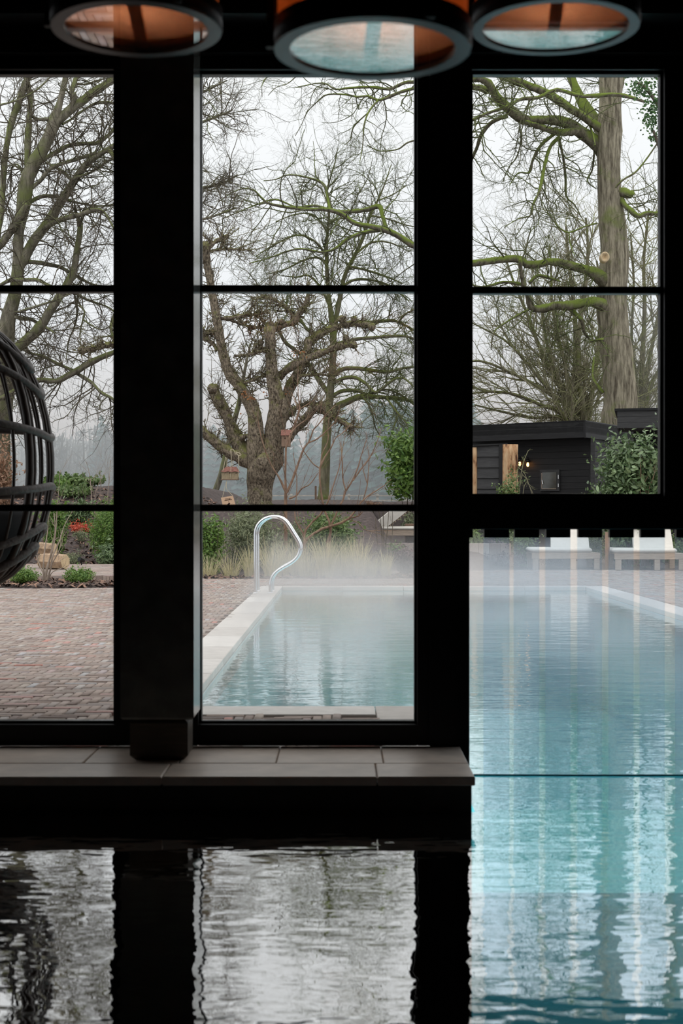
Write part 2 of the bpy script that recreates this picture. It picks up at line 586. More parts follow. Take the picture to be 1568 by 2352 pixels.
# lamp cloth
m, nt, out = nodes('lamp_cloth')
g = noise(nt, 60, 2, stretch=(1, 1, 3))
c = ramp(nt, g, [(0.3, (0.50, 0.24, 0.10)), (0.7, (0.62, 0.32, 0.15))])
p = principled(nt, None, c, 0.9, spec=0.1)
t = N(nt, 'ShaderNodeBsdfTranslucent')
nt.links.new(c, t.inputs['Color'])
mx = N(nt, 'ShaderNodeMixShader')
mx.inputs[0].default_value = 0.4
nt.links.new(p.outputs[0], mx.inputs[1])
nt.links.new(t.outputs[0], mx.inputs[2])
nt.links.new(mx.outputs[0], out.inputs['Surface'])
M['lamp_cloth'] = m
m, nt, out = nodes('lamp_lining')
g = noise(nt, 70, 2)
c = ramp(nt, g, [(0.3, (0.56, 0.41, 0.33)), (0.7, (0.66, 0.50, 0.41))])
p = principled(nt, None, c, 0.9, spec=0.1)
t = N(nt, 'ShaderNodeBsdfTranslucent')
nt.links.new(c, t.inputs['Color'])
mx = N(nt, 'ShaderNodeMixShader')
mx.inputs[0].default_value = 0.5
nt.links.new(p.outputs[0], mx.inputs[1])
nt.links.new(t.outputs[0], mx.inputs[2])
nt.links.new(mx.outputs[0], out.inputs['Surface'])
M['lamp_lining'] = m
M['lamp_bar'] = m_plain('lamp_bar', (0.40, 0.17, 0.05), 0.7, var=0.1)
M['lamp_ring'] = m_plain('lamp_ring', (0.03, 0.034, 0.036), 0.28, metal=0.35, var=0.1)


def m_emit(name, col, s):
    m, nt, out = nodes(name)
    em = N(nt, 'ShaderNodeEmission')
    em.inputs['Color'].default_value = (*col, 1)
    em.inputs['Strength'].default_value = s
    nt.links.new(em.outputs[0], out.inputs['Surface'])
    return m


M['bulb'] = m_emit('bulb', (1.0, 0.42, 0.12), 9.0)

# ================================================================== ROOM
WY = 5.96                                             # plane of the window wall


def wx(px, d=WY):
    return (px - CX) * d / F


def wz(py, d=WY):
    return CZ + (HZ - py) * d / F


def struct(name, mb, mat, smooth=False):
    o = mb.build(name, mat, smooth=smooth)
    o['kind'] = 'structure'
    return o


ZT = wz(168)                                          # head of the glass
ROOF = 3.35
RX0, RX1, RY0 = -5.2, 4.6, -4.0
LED = 0.136                                           # ledge height over the water
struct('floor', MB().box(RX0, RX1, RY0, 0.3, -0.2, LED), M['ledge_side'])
struct('ceiling', MB().box(RX0, RX1, RY0, 6.06, ROOF, ROOF + 0.2), M['dark_ceiling'])
struct('wall_left', MB().box(RX0 - 0.2, RX0, RY0, 6.06, -1.6, ROOF), M['dark_wall'])
struct('wall_right', MB().box(RX1, RX1 + 0.2, RY0, 6.06, -1.6, ROOF), M['dark_wall'])
struct('wall_back', MB().box(RX0, RX1, RY0 - 0.2, RY0, -1.6, ROOF), M['dark_wall'])
# window wall: lintel over everything and the closed bays at both ends
OPX1 = 3.05                                           # right jamb of the swim-through
wf = MB()
wf.box(RX0, RX1, 5.86, 6.06, ZT + 0.055, ROOF)
wf.box(RX0, -3.45, 5.86, 6.06, LED, ZT + 0.055)
wf.box(OPX1, RX1, 5.86, 6.06, -1.6, ZT + 0.055)
struct('wall_front', wf, M['dark_wall'])
tr_ = MB().box(RX0, RX1, 5.70, 5.86, ZT + 0.16, ZT + 0.30)
struct('trim_1', tr_, M['black_frame'])


def window(name, x0, x1, z0, z1, muntins, fw, label, verticals=()):
    """fixed light: outer frame, glazing beads, muntins, panes; x0.. are the edges of the glass"""
    root = thing(name, label, 'window', ((x0 + x1) / 2, WY, z0 - fw[3]), kind='structure')
    l, r, t, b = fw
    for nm, bx in (('stile', (x0 - l, x0, z0 - b, z1 + t)), ('stile', (x1, x1 + r, z0 - b, z1 + t)),
                   ('head_rail', (x0, x1, z1, z1 + t)), ('sill_rail', (x0, x1, z0 - b, z0))):
        MB().box(bx[0], bx[1], WY - 0.055, WY + 0.06, bx[2], bx[3], ch=0.004).build(nm, M['black_frame'], root)
    bd = MB()
    g = 0.011
    for (a, b_, c_, d_) in ((x0 - .002, x0 + g, z0, z1), (x1 - g, x1 + .002, z0, z1), (x0, x1, z1 - g, z1 + .002), (x0, x1, z0 - .002, z0 + g)):
        bd.box(a, b_, WY - 0.02, WY + 0.025, c_, d_)
    bd.build('glazing_bead', M['black_frame'], root)
    zs = [z0] + sorted(z for z in muntins) + [z1]
    for z in muntins:
        MB().box(x0, x1, WY - 0.025, WY + 0.03, z - 0.0145, z + 0.0145, ch=0.003).build('muntin', M['black_frame'], root)
    for v in verticals:
        MB().box(v - .05, v + .05, WY - 0.05, WY + 0.055, z0, z1, ch=0.003).build('mullion', M['black_frame'], root)
    for i in range(len(zs) - 1):
        MB().box(x0 + .004, x1 - .004, WY - 0.003, WY + 0.003, zs[i] + 0.012, zs[i + 1] - 0.012).build('pane', M['pane'], root)
    return root


ZB = wz(1660)
mz = [wz(664.5), wz(1166.5)]
window('window_1', -3.35, wx(268), ZB, ZT, mz, (0.10, 0.10, 0.055, ZB - LED), 'tall three-row window left of the black post, egg chair behind it', verticals=(-2.15,))
w2 = window('window_2', wx(458), wx(956.5), ZB, ZT, mz, (0.10, 0.0915, 0.055, ZB - LED), 'tall three-row window between the black post and the mullion')
w3 = window('window_3', wx(1078.5), wx(1519), wz(1140), ZT, [wz(668)], (0.11, 0.10, 0.055, 0.138), 'upper two-row window over the strip curtain opening')
window('window_4', wx(1519) + 0.21, OPX1 - 0.1, wz(1140), ZT, [wz(668)], (0.11, 0.10, 0.055, 0.138), 'upper window right of the oak view, mostly outside the picture')
# jamb from the ledge to the water at the side of the opening, filler between windows 1 and 2
struct('trim_2', MB().box(wx(956.5) + 0.0915, wx(1075), WY - 0.055, WY + 0.06, 0.0, wz(1140) - 0.138 + 0.03, ch=0.004), M['black_frame'])
struct('trim_5', MB().box(wx(956.5) + 0.05, wx(1078.5) - 0.05, WY - 0.075, WY + 0.05, LED, ZT + 0.055, ch=0.004), M['black_frame'])
struct('trim_3', MB().box(wx(268) + 0.10, wx(458) - 0.10, WY - 0.05, WY + 0.05, LED, ZT + 0.055), M['black_frame'])
# white double ring sticker on the pane
dc = MB()
for cx_ in (548.2, 557.6):
    c_ = (wx(cx_), WY - 0.0045, wz(1103))
    V, Fc = [], []
    for k in range(40):
        a = 2 * PI * k / 40
        for rr in (0.0072, 0.0088):
            for yy in (-0.0008, 0.0004):
                V.append((c_[0] + rr * math.cos(a), c_[1] + yy, c_[2] + rr * math.sin(a)))
    for k in range(40):
        b0, b1 = k * 4, ((k + 1) % 40) * 4
        Fc += [(b0, b1, b1 + 2, b0 + 2), (b0 + 1, b0 + 3, b1 + 3, b1 + 1), (b0 + 2, b1 + 2, b1 + 3, b0 + 3), (b0, b0 + 1, b1 + 1, b1)]
    dc.add(V, Fc)
x_ = wx(543.5)
for k in range(12):
    w_ = 0.0012 + 0.0008 * ((k * 7) % 3)
    dc.box(x_, x_ + w_, WY - 0.0053, WY - 0.0043, wz(1110.6), wz(1109.4))
    x_ += w_ + 0.0006
s_ = dc.build('decal', M['decal'], w2)
s_['label'] = 'white sticker of two linked rings'

# ledge of tiles along the window, coping row at the water
ledge = thing('floor_ledge', 'low tiled ledge between window and indoor pool', 'ledge', (-2.2, 5.6, 0), kind='structure')
LX0, LX1 = -4.9, 0.492
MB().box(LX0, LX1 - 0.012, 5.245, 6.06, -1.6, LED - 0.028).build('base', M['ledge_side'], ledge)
x = LX1
j = [LX1, 0.131]
while j[-1] > LX0:
    j.append(j[-1] - 0.79)
for a, b in zip(j[1:], j[:-1]):
    MB().box(max(a, LX0) + 0.002, b - 0.002, 5.215, 5.497, LED - 0.034, LED - 0.001 * random.random(), ch=0.004).build('tile', M['ledge_tile'], ledge)
j = [LX1, 0.163, -0.254, -0.63, -1.0]
while j[-1] > LX0:
    j.append(j[-1] - 0.414)
for a, b in zip(j[1:], j[:-1]):
    MB().box(max(a, LX0) + 0.002, b - 0.002, 5.503, 5.905, LED - 0.03, LED - 0.001 * random.random(), ch=0.003).build('tile', M['ledge_tile'], ledge)

# free-standing post on its narrower foot
post = thing('support_post', 'thick black square post standing on the tiled ledge', 'post', (-0.71, 5.66, LED))
MB().box(-0.858, -0.573, 5.52, 5.76, 0.30, ROOF, ch=0.008).build('shaft', M['black_post'], post)
MB().box(-0.826, -0.600, 5.555, 5.74, LED, 0.302, ch=0.02).build('foot', M['post_foot'], post)

# ================================================================== POOLS
PX0, PX1, PY0, PY1 = -0.85, 3.47, 7.69, 20.2          # outdoor basin
CHX0, CHX1 = 0.492, 3.05                              # swim-through
D = -1.5
ib = MB()
ib.box(RX0, RX1, 0.3, 5.245, D - 0.1, D)
ib.box(RX0, RX1, 0.2, 0.3, D, -0.2)
ib.box(CHX1, RX1, 5.20, 5.86, D, LED)
struct('basin_indoor', ib, M['basin_in'])
ob = MB()
G = 0.06                                              # level of the paving outside
ob.box(PX0 - 0.3, PX1 + 0.3, 5.245, PY1 + 0.3, D - 0.1, D)
ob.box(PX0 - 0.3, PX0, PY0, PY1, D, G - 0.055)
ob.box(PX1, PX1 + 0.3, PY0, PY1, D, G - 0.055)
ob.box(PX0 - 0.3, PX1 + 0.3, PY1, PY1 + 0.3, D, G - 0.055)
ob.box(PX0 - 0.3, CHX0, 6.06, PY0, D, G - 0.055)
ob.box(CHX1, PX1 + 0.3, 6.06, PY0, D, G - 0.055)
struct('basin_outdoor', ob, M['basin_out'])
st = MB()
st.box(PX0, PX1, 19.55, PY1, D, -0.42)
st.box(PX0, PX1, 18.9, 19.55, D, -0.80)
struct('basin_steps', st, M['basin_out'])
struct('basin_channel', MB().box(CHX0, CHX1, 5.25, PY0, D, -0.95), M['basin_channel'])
rm = MB()
rm.box(PX0, PX0 + 0.012, PY0, PY1, -0.16, G - 0.055)
rm.box(PX1 - 0.012, PX1, PY0, PY1, -0.16, G - 0.055)
rm.box(PX0, PX1, PY1 - 0.012, PY1, -0.16, G - 0.055)
struct('basin_rim', rm, M['basin_rim'])
wt = MB()
wt.quad((RX0, 0.3, 0), (RX1, 0.3, 0), (RX1, 5.2, 0), (RX0, 5.2, 0))
wt.quad((CHX0, 5.2, 0), (CHX1, 5.2, 0), (CHX1, PY0, 0), (CHX0, PY0, 0))
wt.quad((RX0, 5.2, 0), (CHX0, 5.2, 0), (CHX0, 5.245, 0), (RX0, 5.245, 0))
wt.quad((PX0, PY0, 0), (PX1, PY0, 0), (PX1, PY1, 0), (PX0, PY1, 0))
tag(wt.build('pool_water', M['water']), 'clear rippled pool water reaching from indoors to the outdoor pool', 'water', kind='stuff')

# coping stones around the outdoor basin
cop = thing('floor_coping', 'pale stone coping around the outdoor pool', 'coping', (1.3, 14, G), kind='structure')
TH = 0.055


def slab(x0, x1, y0, y1):
    g = 0.0025
    MB().box(x0 + g, x1 - g, y0 + g, y1 - g, G - TH, G + random.uniform(0, .002), random.random(), ch=0.004).build('slab', M['coping'], cop)


ys = np.linspace(7.37, PY1 + .31, 15)
for a, b in zip(ys[:-1], ys[1:]):
    slab(PX0 - 0.312, PX0 + 0.005, a, b)
    slab(PX1 - 0.005, PX1 + 0.312, a, b)
xs = np.linspace(PX0 + 0.005, PX1 - 0.005, 6)
for a, b in zip(xs[:-1], xs[1:]):
    slab(a, b, PY1 - 0.005, PY1 + 0.31)
slab(PX0 + 0.005, 0.18, 7.37, PY0 + 0.005)
slab(0.18, CHX0, 6.35, PY0 + 0.005)
slab(CHX1, PX1 - 0.005, 6.35, PY0 + 0.005)

# ================================================================== OUTDOOR PAVING
gb = MB()
for (x0, x1, y0, y1) in ((-9, PX0 - .3, 6.06, 22.9), (PX0 - .3, CHX0, 6.06, PY0 - .32), (CHX1, 9, 6.06, PY0 - .3), (PX1 + .3, 9, PY0 - .3, 26.6),
                         (PX0 - .3, PX1 + .3, PY1 + .3, 26.6)):
    gb.box(x0, x1, y0, y1, -0.25, G - 0.018)
pav = struct('floor_paving', gb, M['sand'])

W_, n_ = 0.05, 4
bricks = []


def in_region(x, y):
    if x > -0.27 * y - 0.6 and x < 0.27 * y + 0.8:
        if 6.25 < y < 22.85 and -6.6 < x < PX0 - 0.33:
            if x < -2.78 and y > 21.55:
                return False
            if ((x + 4.15) / 1.15) ** 2 + ((y - 20.45) / 0.62) ** 2 < 1:
                return False
            return True
        if 6.2 < y < 7.34 and PX0 - 0.33 <= x < 0.15:
            return True
        if PY1 + 0.34 < y < 26.4 and PX0 - 0.33 <= x < PX1 + 0.34:
            return y < 22.85 or x > 0.85
        if 9.0 < y < 26.4 and PX1 + 0.34 <= x < 7.6:
            return True
    return False


for yi in range(int(6.2 / W_), int(26.5 / W_)):
    y = yi * W_
    for xi in range(-132, 152):
        x = xi * W_
        mm = (xi - yi) % (2 * n_)
        if mm == 0 and in_region(x + .1, y + .025):
            bricks.append((x, x + n_ * W_, y, y + W_, 0))
        elif mm == 2 * n_ - 1 and in_region(x + .025, y + .1):
            bricks.append((x, x + W_, y, y + n_ * W_, 1))
B = np.array(bricks)
cxb, cyb = (B[:, 0] + B[:, 1]) / 2, (B[:, 2] + B[:, 3]) / 2
pxb = CX + cxb * F / cyb
pyb = HZ + (CZ - G) * F / cyb
vis = (((pxb < 285) & (pxb > -15)) | ((pxb > 455) & (pxb < 960))) & (pyb < 1668)
order = np.argsort(np.where(vis, cyb, 1e6))
chosen = order[:300]
rest = np.setdiff1d(np.arange(len(B)), chosen)


def brick_np(b, zt):
    """(n,4) extents + top -> verts, quads : top face, chamfer and sides, no bottom"""
    g, c = 0.0035, 0.003
    x0, x1, y0, y1 = b[:, 0] + g, b[:, 1] - g, b[:, 2] + g, b[:, 3] - g
    n = len(b)
    lay = []
    for z, i in ((zt - 0.035, 0), (zt - 0.004, 0), (zt, c)):
        z = np.broadcast_to(z, (n,))
        lay.append(np.stack([np.stack([x0 + i, y0 + i, z], -1), np.stack([x1 - i, y0 + i, z], -1),
                             np.stack([x1 - i, y1 - i, z], -1), np.stack([x0 + i, y1 - i, z], -1)], 1))
    V = np.concatenate(lay, 1)                          # n,12,3
    q = [(8, 9, 10, 11)]
    for r in (0, 4):
        for k in range(4):
            q.append((r + k, r + (k + 1) % 4, r + 4 + (k + 1) % 4, r + 4 + k))
    Q = np.array(q)[None] + (np.arange(n) * 12)[:, None, None]
    return V.reshape(-1, 3), Q.reshape(-1, 4)


zt = G + rng.uniform(-0.004, 0.003, len(rest))
V, Q = brick_np(B[rest], zt)
o = link('bricks', new_mesh('bricks', V, Q, attr=np.repeat(rng.random(len(rest)), 12)), M['brick'], pav)
o['kind'] = 'stuff'
me_b = []
for ori in (0, 1):
    bb = np.array([[-.1, .1, -.025, .025]] if ori == 0 else [[-.025, .025, -.1, .1]])
    V, Q = brick_np(bb, np.array([0.0]))
    me = new_mesh('brick', V, Q)
    me.materials.append(M['brick_obj'])
    me_b.append(me)
for i in chosen:
    o = link('brick', me_b[int(B[i, 4])], None, pav, (cxb[i], cyb[i], G + random.uniform(-0.004, 0.003)))
    o.rotation_euler = (random.gauss(0, .006), random.gauss(0, .006), random.gauss(0, .012))

# raised terrace on the left with a soldier-brick riser
TZ = 0.17
ter = MB().box(-8, -2.75, 21.62, 26.4, -0.2, TZ - 0.02).build('floor_terrace', M['sand'])
tag(ter, 'low raised brick terrace behind the bark bed', 'terrace', kind='structure')
xx = -6.4
while xx < -2.76:
    w = 0.052 if random.random() < .8 else 0.1
    MB().box(xx + .002, xx + w - .002, 21.57, 21.64, G - .03, TZ - .012, random.random(), ch=0.003).build('brick', M['brick'], ter)
    xx += w
tb = []
for k, yi in enumerate(np.arange(21.57, 26.3, 0.052)):
    x = -7.9 + (k % 2) * 0.1
    while x < -2.85:
        tb.append((x, x + .2, yi, yi + .05))
        x += 0.204
tb = np.array(tb)
tb = tb[tb[:, 0] > -0.27 * tb[:, 2] - .8]
V, Q = brick_np(tb, TZ + rng.uniform(-.003, .002, len(tb)))
o = link('bricks', new_mesh('bricks', V, Q, attr=np.repeat(rng.random(len(tb)), 12)), M['brick'], ter)
o['kind'] = 'stuff'

# garden ground
gx = np.linspace(-16, 16, 161)
gy = np.concatenate([np.linspace(22.9, 46, 120), np.linspace(46.5, 64, 30)])
GX, GY = np.meshgrid(gx, gy)
GZ = gz(GX, GY) + 0.025 * np.sin(GX * 7.1 + np.cos(GY * 5)) * np.cos(GY * 6.3 + np.sin(GX * 4)) + rng.normal(0, .008, GX.shape)
GZ = np.where((GX < -2.7) & (GY < 26.4), np.minimum(GZ, 0.1), GZ)
V = np.stack([GX, GY, GZ], -1).reshape(-1, 3)
nx, ny = len(gx), len(gy)
ii = (np.arange(ny - 1)[:, None] * nx + np.arange(nx - 1)[None]).ravel()
Q = np.stack([ii, ii + 1, ii + nx + 1, ii + nx], -1)
o = link('ground_garden', new_mesh('ground_garden', V, Q, True), M['mulch'])
o['kind'] = 'structure'
fl = MB().box(-120, 120, 58, 240, -3.4, -2.15)
struct('ground_field', fl, M['field'])

# bark chips on the beds
def chips(name, label, region, n, zf):
    P = region(n)
    n = len(P)
    a = rng.uniform(0, 2 * PI, n)
    L = rng.uniform(.02, .07, n)
    w = rng.uniform(.01, .025, n)
    u = np.stack([np.cos(a), np.sin(a), rng.normal(0, .35, n)], -1)
    v = np.stack([-np.sin(a), np.cos(a), rng.normal(0, .35, n)], -1)
    c = np.stack([P[:, 0], P[:, 1], zf(P[:, 0], P[:, 1]) + .015], -1)
    V = np.stack([c - u * L[:, None] - v * w[:, None], c + u * L[:, None] - v * w[:, None], c + u * L[:, None] + v * w[:, None],
                  c - u * L[:, None] + v * w[:, None], c + np.array([0, 0, .02])], 1)
    f = np.array([(0, 1, 4), (1, 2, 4), (2, 3, 4), (3, 0, 4)])
    Q = (f[None] + (np.arange(n) * 5)[:, None, None]).reshape(-1, 3)
    o = link(name, new_mesh(name, V.reshape(-1, 3), Q, attr=np.repeat(rng.random(n), 5)), M['chip'])
    tag(o, label, 'bark mulch', kind='stuff')


def oval(cx, cy, rx, ry):
    def f(n):
        a = rng.uniform(0, 2 * PI, n)
        r = np.sqrt(rng.random(n))
        return np.stack([cx + rx * r * np.cos(a), cy + ry * r * np.sin(a)], -1)
    return f


mb = MB()
V = [(-4.15, 20.45, G + .07)]
for ring, h in ((0.55, .055), (1.0, -.01)):
    for k in range(32):
        a = 2 * PI * k / 32
        V.append((-4.15 + 1.2 * ring * math.cos(a), 20.45 + .66 * ring * math.sin(a), G + h))
Fc = [(0, 1 + k, 1 + (k + 1) % 32) for k in range(32)] + [(1 + k, 33 + k, 33 + (k + 1) % 32, 1 + (k + 1) % 32) for k in range(32)]
mb.add(V, Fc)
struct('ground_bed', mb, M['mulch'])
chips('bark_mulch', 'loose bark chips around the bare shrub before the terrace step', oval(-4.15, 20.45, 1.15, .62), 700,
      lambda x, y: G + .07 * (1 - ((x + 4.15) / 1.25) ** 2 - ((y - 20.45) / .7) ** 2))
chips('bark_mulch', 'dark bark chips under the ornamental grasses beyond the pool',
      lambda n: np.stack([rng.uniform(-2.9, 1.25, n), 22.9 + np.abs(rng.normal(0, .5, n))], -1), 1600, lambda x, y: np.maximum(gz(x, y), G - .01))
chips('bark_mulch', 'dark bark chips on the slope behind the terrace',
      lambda n: np.stack([rng.uniform(-7.5, -2.8, n), rng.uniform(26.4, 32, n)], -1), 2200, gz)

# ================================================================== PLASTIC STRIP CURTAIN
cur = thing('strip_curtain', 'clear plastic strip curtain hanging in the swim-through opening', 'curtain', (wx(1300), 6.0, wz(1217)))
ZC = wz(1217) + 0.004
MB().box(wx(1070), OPX1, 5.975, 6.035, ZC, ZC + 0.035).build('rail', M['black_frame'], cur)
spans = [(1113, 1171), (1183, 1240), (1256, 1312), (1330, 1385), (1402, 1458), (1474, 1530), (1556, 1612), (1628, 1684), (1700, 1756),
         (1772, 1828), (1844, 1900), (1916, 1972), (1988, 2012)]
MB().box(wx(1072), wx(1087), 5.985, 6.02, wz(1235), ZC).build('clip', M['black_frame'], cur)
for a, b in spans:
    MB().box(wx(a), wx(b), 5.985, 6.02, wz(1235), ZC, ch=.002).build('clip', M['black_frame'], cur)
    # a slightly bowed strip with real thickness; its lip dips under the water
    n = 10
    V, Fc = [], []
    bow = random.uniform(.004, .012)
    for zi, z in enumerate((wz(1234), .55, .25, 0.0, -0.15)):
        for sd in (0, 1):
            for k in range(n + 1):
                u = k / n
                V.append((wx(a - 1) + (wx(b + 1) - wx(a - 1)) * u, 6.0 + bow * (1 - (2 * u - 1) ** 2) * (1 if zi else 0) + sd * .003, z))
    m2 = n + 1
    for zi in range(4):
        o0, o1 = zi * 2 * m2, (zi + 1) * 2 * m2
        for k in range(n):
            Fc.append((o0 + k, o0 + k + 1, o1 + k + 1, o1 + k))
        Fc.append((o0, o1, o1 + m2, o0 + m2))
        Fc.append((o0 + n, o0 + m2 + n, o1 + m2 + n, o1 + n))
    MB().add(V, Fc).build('strip', M['strip'], cur, smooth=True)
cd = MB().tube([(wx(1088), 5.97, 0.004), (1.0, 5.965, 0.003), (OPX1, 5.97, 0.004)], 0.004, 8)
tag(cd.build('float_line', M['teal_cord']), 'thin teal line floating along the foot of the strip curtain', 'line')

# ================================================================== DRUM LAMPS
def drum_lamp(px, py, D_, d, label, rot, watts, rw=.03):
    c = at(px, py, d)
    R = D_ / 2
    h = 0.20
    t = thing('drum_lamp', label, 'lamp', (c[0], c[1], c[2]), 'drum lamps under the ceiling')
    MB().lathe([(R - .008, .02), (R - .008, h), (R - .011, h), (R - .011, .02)], c, 56, close=True).build('shade', M['lamp_cloth'], t, True)
    MB().lathe([(R - .009, .0), (R, .003), (R, .042), (R - .009, .042)], c, 56, close=True).build('band', M['black_frame'], t, True)
    MB().lathe([(R - rw, -.004), (R - .002, -.004), (R - .002, .005), (R - rw, .005)], c, 56, close=True).build('ring', M['lamp_ring'], t)
    MB().lathe([(R - .012, h), (R, h), (R, h + .02), (R - .012, h + .02)], c, 56, close=True).build('top_ring', M['black_frame'], t)
    MB().lathe([(0.0005, 0), (R - rw + .001, 0), (R - rw + .001, .003), (0.0005, .003)], c, 56, close=True).build('glass', M['lamp_glass'], t)
    MB().lathe([(0.0005, .034), (R - .014, .034), (R - .014, .036), (0.0005, .036)], c, 56, close=True).build('diffuser', M['lamp_lining'], t)
    a = rot
    u = (math.cos(a), math.sin(a))
    MB().obox((c[0] - u[0] * (R - .016), c[1] - u[1] * (R - .016), c[2] + .022), (c[0] + u[0] * (R - .016), c[1] + u[1] * (R - .016), c[2] + .022), .026, .018).build('strut', M['lamp_bar'], t)
    for k in range(3):
        b = rot + PI / 2 + 2 * PI * k / 3
        q = (c[0] + (R + .004) * math.cos(b), c[1] + (R + .004) * math.sin(b))
        MB().box(q[0] - .008, q[0] + .008, q[1] - .008, q[1] + .008, c[2], c[2] + h + .02).build('bracket', M['black_frame'], t)
    MB().tube([(c[0], c[1], c[2] + h), (c[0], c[1], ROOF)], .012, 8).build('rod', M['black_frame'], t)
    sp = MB()
    for k in range(3):
        b = rot + PI / 2 + 2 * PI * k / 3
        sp.obox((c[0], c[1], c[2] + h + .01), (c[0] + R * math.cos(b), c[1] + R * math.sin(b), c[2] + h + .01), .015, .012)
    sp.build('spider', M['black_frame'], t)
    MB().lathe([(0.0005, ROOF - c[2] - .03), (.06, ROOF - c[2] - .03), (.06, ROOF - c[2]), (.0005, ROOF - c[2])], c, 24).build('canopy', M['black_frame'], t)
    for zz, w in ((.13, watts),):
        ld = bpy.data.lights.new('bulb', 'POINT')
        ld.energy = w
        ld.color = (1.0, 0.70, 0.46)
        ld.shadow_soft_size = 0.03
        lo = bpy.data.objects.new('bulb', ld)
        COL.objects.link(lo)
        lo.parent = t
        lo.location = (0, 0, zz)


drum_lamp(855, 112, 0.364, 2.61, 'large drum lamp in the middle, mirroring the bright pool in its glass', PI / 2 + .02, 4.5)
drum_lamp(314, 66, 0.364, 3.03, 'drum lamp at left with amber cloth seen through its glass', PI / 2 + .07, 4.5)
drum_lamp(1275, 62, 0.364, 3.09, 'drum lamp at right with a teal glint on its rim', PI / 2 - .1, 4.5, .024)

# ================================================================== EGG CHAIR
def egg_chair():
    d = 7.5
    cx, cy = wx(-105, d), d
    z0, z1 = wz(1352, d), wz(735, d)
    H = z1 - z0
    RMAX = wx(118, d) - cx - 0.012
    t = thing('hanging_egg_chair', 'dark rattan hanging egg chair outside the left window', 'chair', (cx, cy, z0))

    def prof(u):                                     # radius at height fraction u
        u = np.clip(u, 0, 1)
        return RMAX * np.where(u < .45, np.sqrt(np.maximum(0, 1 - ((.45 - u) / .45) ** 2)) ** 0.72, np.sqrt(np.maximum(0, 1 - ((u - .45) / .55) ** 2)) ** 0.88)

    def P(phi, u):
        r = float(prof(u))
        return (cx + r * math.cos(phi), cy + r * math.sin(phi), z0 + H * u)
    # opening faces the terrace on the left; ribs all round except there
    ribs = [(-104 + k * 13, .019 if k % 3 == 0 else .0085) for k in range(0, 20)]
    for a, r in ribs + [(-22, .012), (9, .016), (22, .010)]:
        phi = math.radians(a)
        pts = [P(phi, .5 - .5 * math.cos(PI * (0.02 + .96 * k / 22))) for k in range(23)]
        MB().tube(pts, r, 8).build('rib', M['rattan'], t, True)

    def hoop(u0, r, a0=-175, a1=120):
        pts = []
        for k in range(49):
            a = math.radians(a0 + (a1 - a0) * k / 48)
            # bands bunch a little towards the side edge
            s = 0.66 + 0.34 * abs(math.sin(a))
            u = .45 + (u0 - .45) * s
            q = P(a, u)
            pts.append((q[0] + .012 * math.cos(a), q[1] + .012 * math.sin(a), q[2]))
        MB().tube(pts, r, 9).build('band', M['rattan_wrap'], t, True)
    for u0 in (.13, .349, .612, .846):
        hoop(u0, .021)
    hoop(.985, .022)
    hoop(.02, .024)
    # rim of the opening
    pts = []
    for k in range(41):
        a = 2 * PI * k / 40
        u = .47 + .40 * math.sin(a)
        phi = math.radians(175 + 62 * math.cos(a))
        pts.append(P(phi, u))
    MB().tube(pts, .024, 9).build('rim', M['rattan_wrap'], t, True)
    # seat cushion
    mb = MB()
    mb.lathe([(.001, .05 * H), (RMAX * .55, .07 * H), (RMAX * .80, .16 * H), (RMAX * .88, .27 * H), (RMAX * .8, .30 * H), (.001, .29 * H)], (cx - .05, cy, z0), 28)
    mb.build('seat_cushion', M['cushion_dark'], t, True)
    top = (cx, cy, z1)
    MB().tube([top, (cx, cy, 3.88)], .012, 8).build('chain', M['metal_dark'], t)
    MB().tube([(cx - .06, cy, z1 - .015), (cx - .05, cy, z1 + .06), (cx, cy, z1 + .09), (cx + .05, cy, z1 + .06), (cx + .06, cy, z1 - .015)], .014, 8).build('hanger', M['metal_dark'], t, True)


egg_chair()
# roof overhang that carries the chair (above the view)
ea = MB().box(-6, 5.5, 6.06, 8.25, 3.88, 4.02)
struct('roof_eave', ea, M['dark_ceiling'])
struct('wall_upper', MB().box(RX0, RX1, 5.86, 6.06, ROOF, 4.0), M['black_board'])

# ================================================================== POOL GRAB RAILS
def grab_rail(d, label):
    pix = [(427, 652), (426, 560), (425, 420), (425, 300), (425, 258), (432, 218), (452, 185), (485, 158), (525, 144), (562, 143), (596, 153), (622, 172),
           (645, 202), (680, 258), (706, 300), (720, 330), (723, 362), (713, 396), (690, 428), (655, 455), (610, 480), (572, 505), (543, 535), (529, 570), (526, 600), (526, 652)]
    d0 = 18.6
    pts = [at(440 + .3444 * a, 1140 + .3444 * b, d0) for a, b in pix]
    zb = pts[0][2]
    pts = [(p[0], d, p[2] - zb + G + .001) for p in pts]
    t = thing('grab_rail', label, 'handrail', (pts[0][0], d, G), 'chrome grab rails at the pool edge')
    sm = smooth_poly(pts, 70)
    sm[0] = pts[0]
    MB().tube([tuple(p) for p in sm], .0235, 14).build('rail_tube', M['steel'], t, True)
    for p in (pts[0], pts[-1]):
        MB().lathe([(.0005, .0), (.042, .0), (.042, .006), (.025, .014), (.0005, .014)], (p[0], p[1], G), 20).build('floor_flange', M['steel'], t, True)


grab_rail(18.6, 'nearer chrome grab rail looping over the left pool edge')
grab_rail(19.12, 'farther chrome grab rail just behind the nearer one')

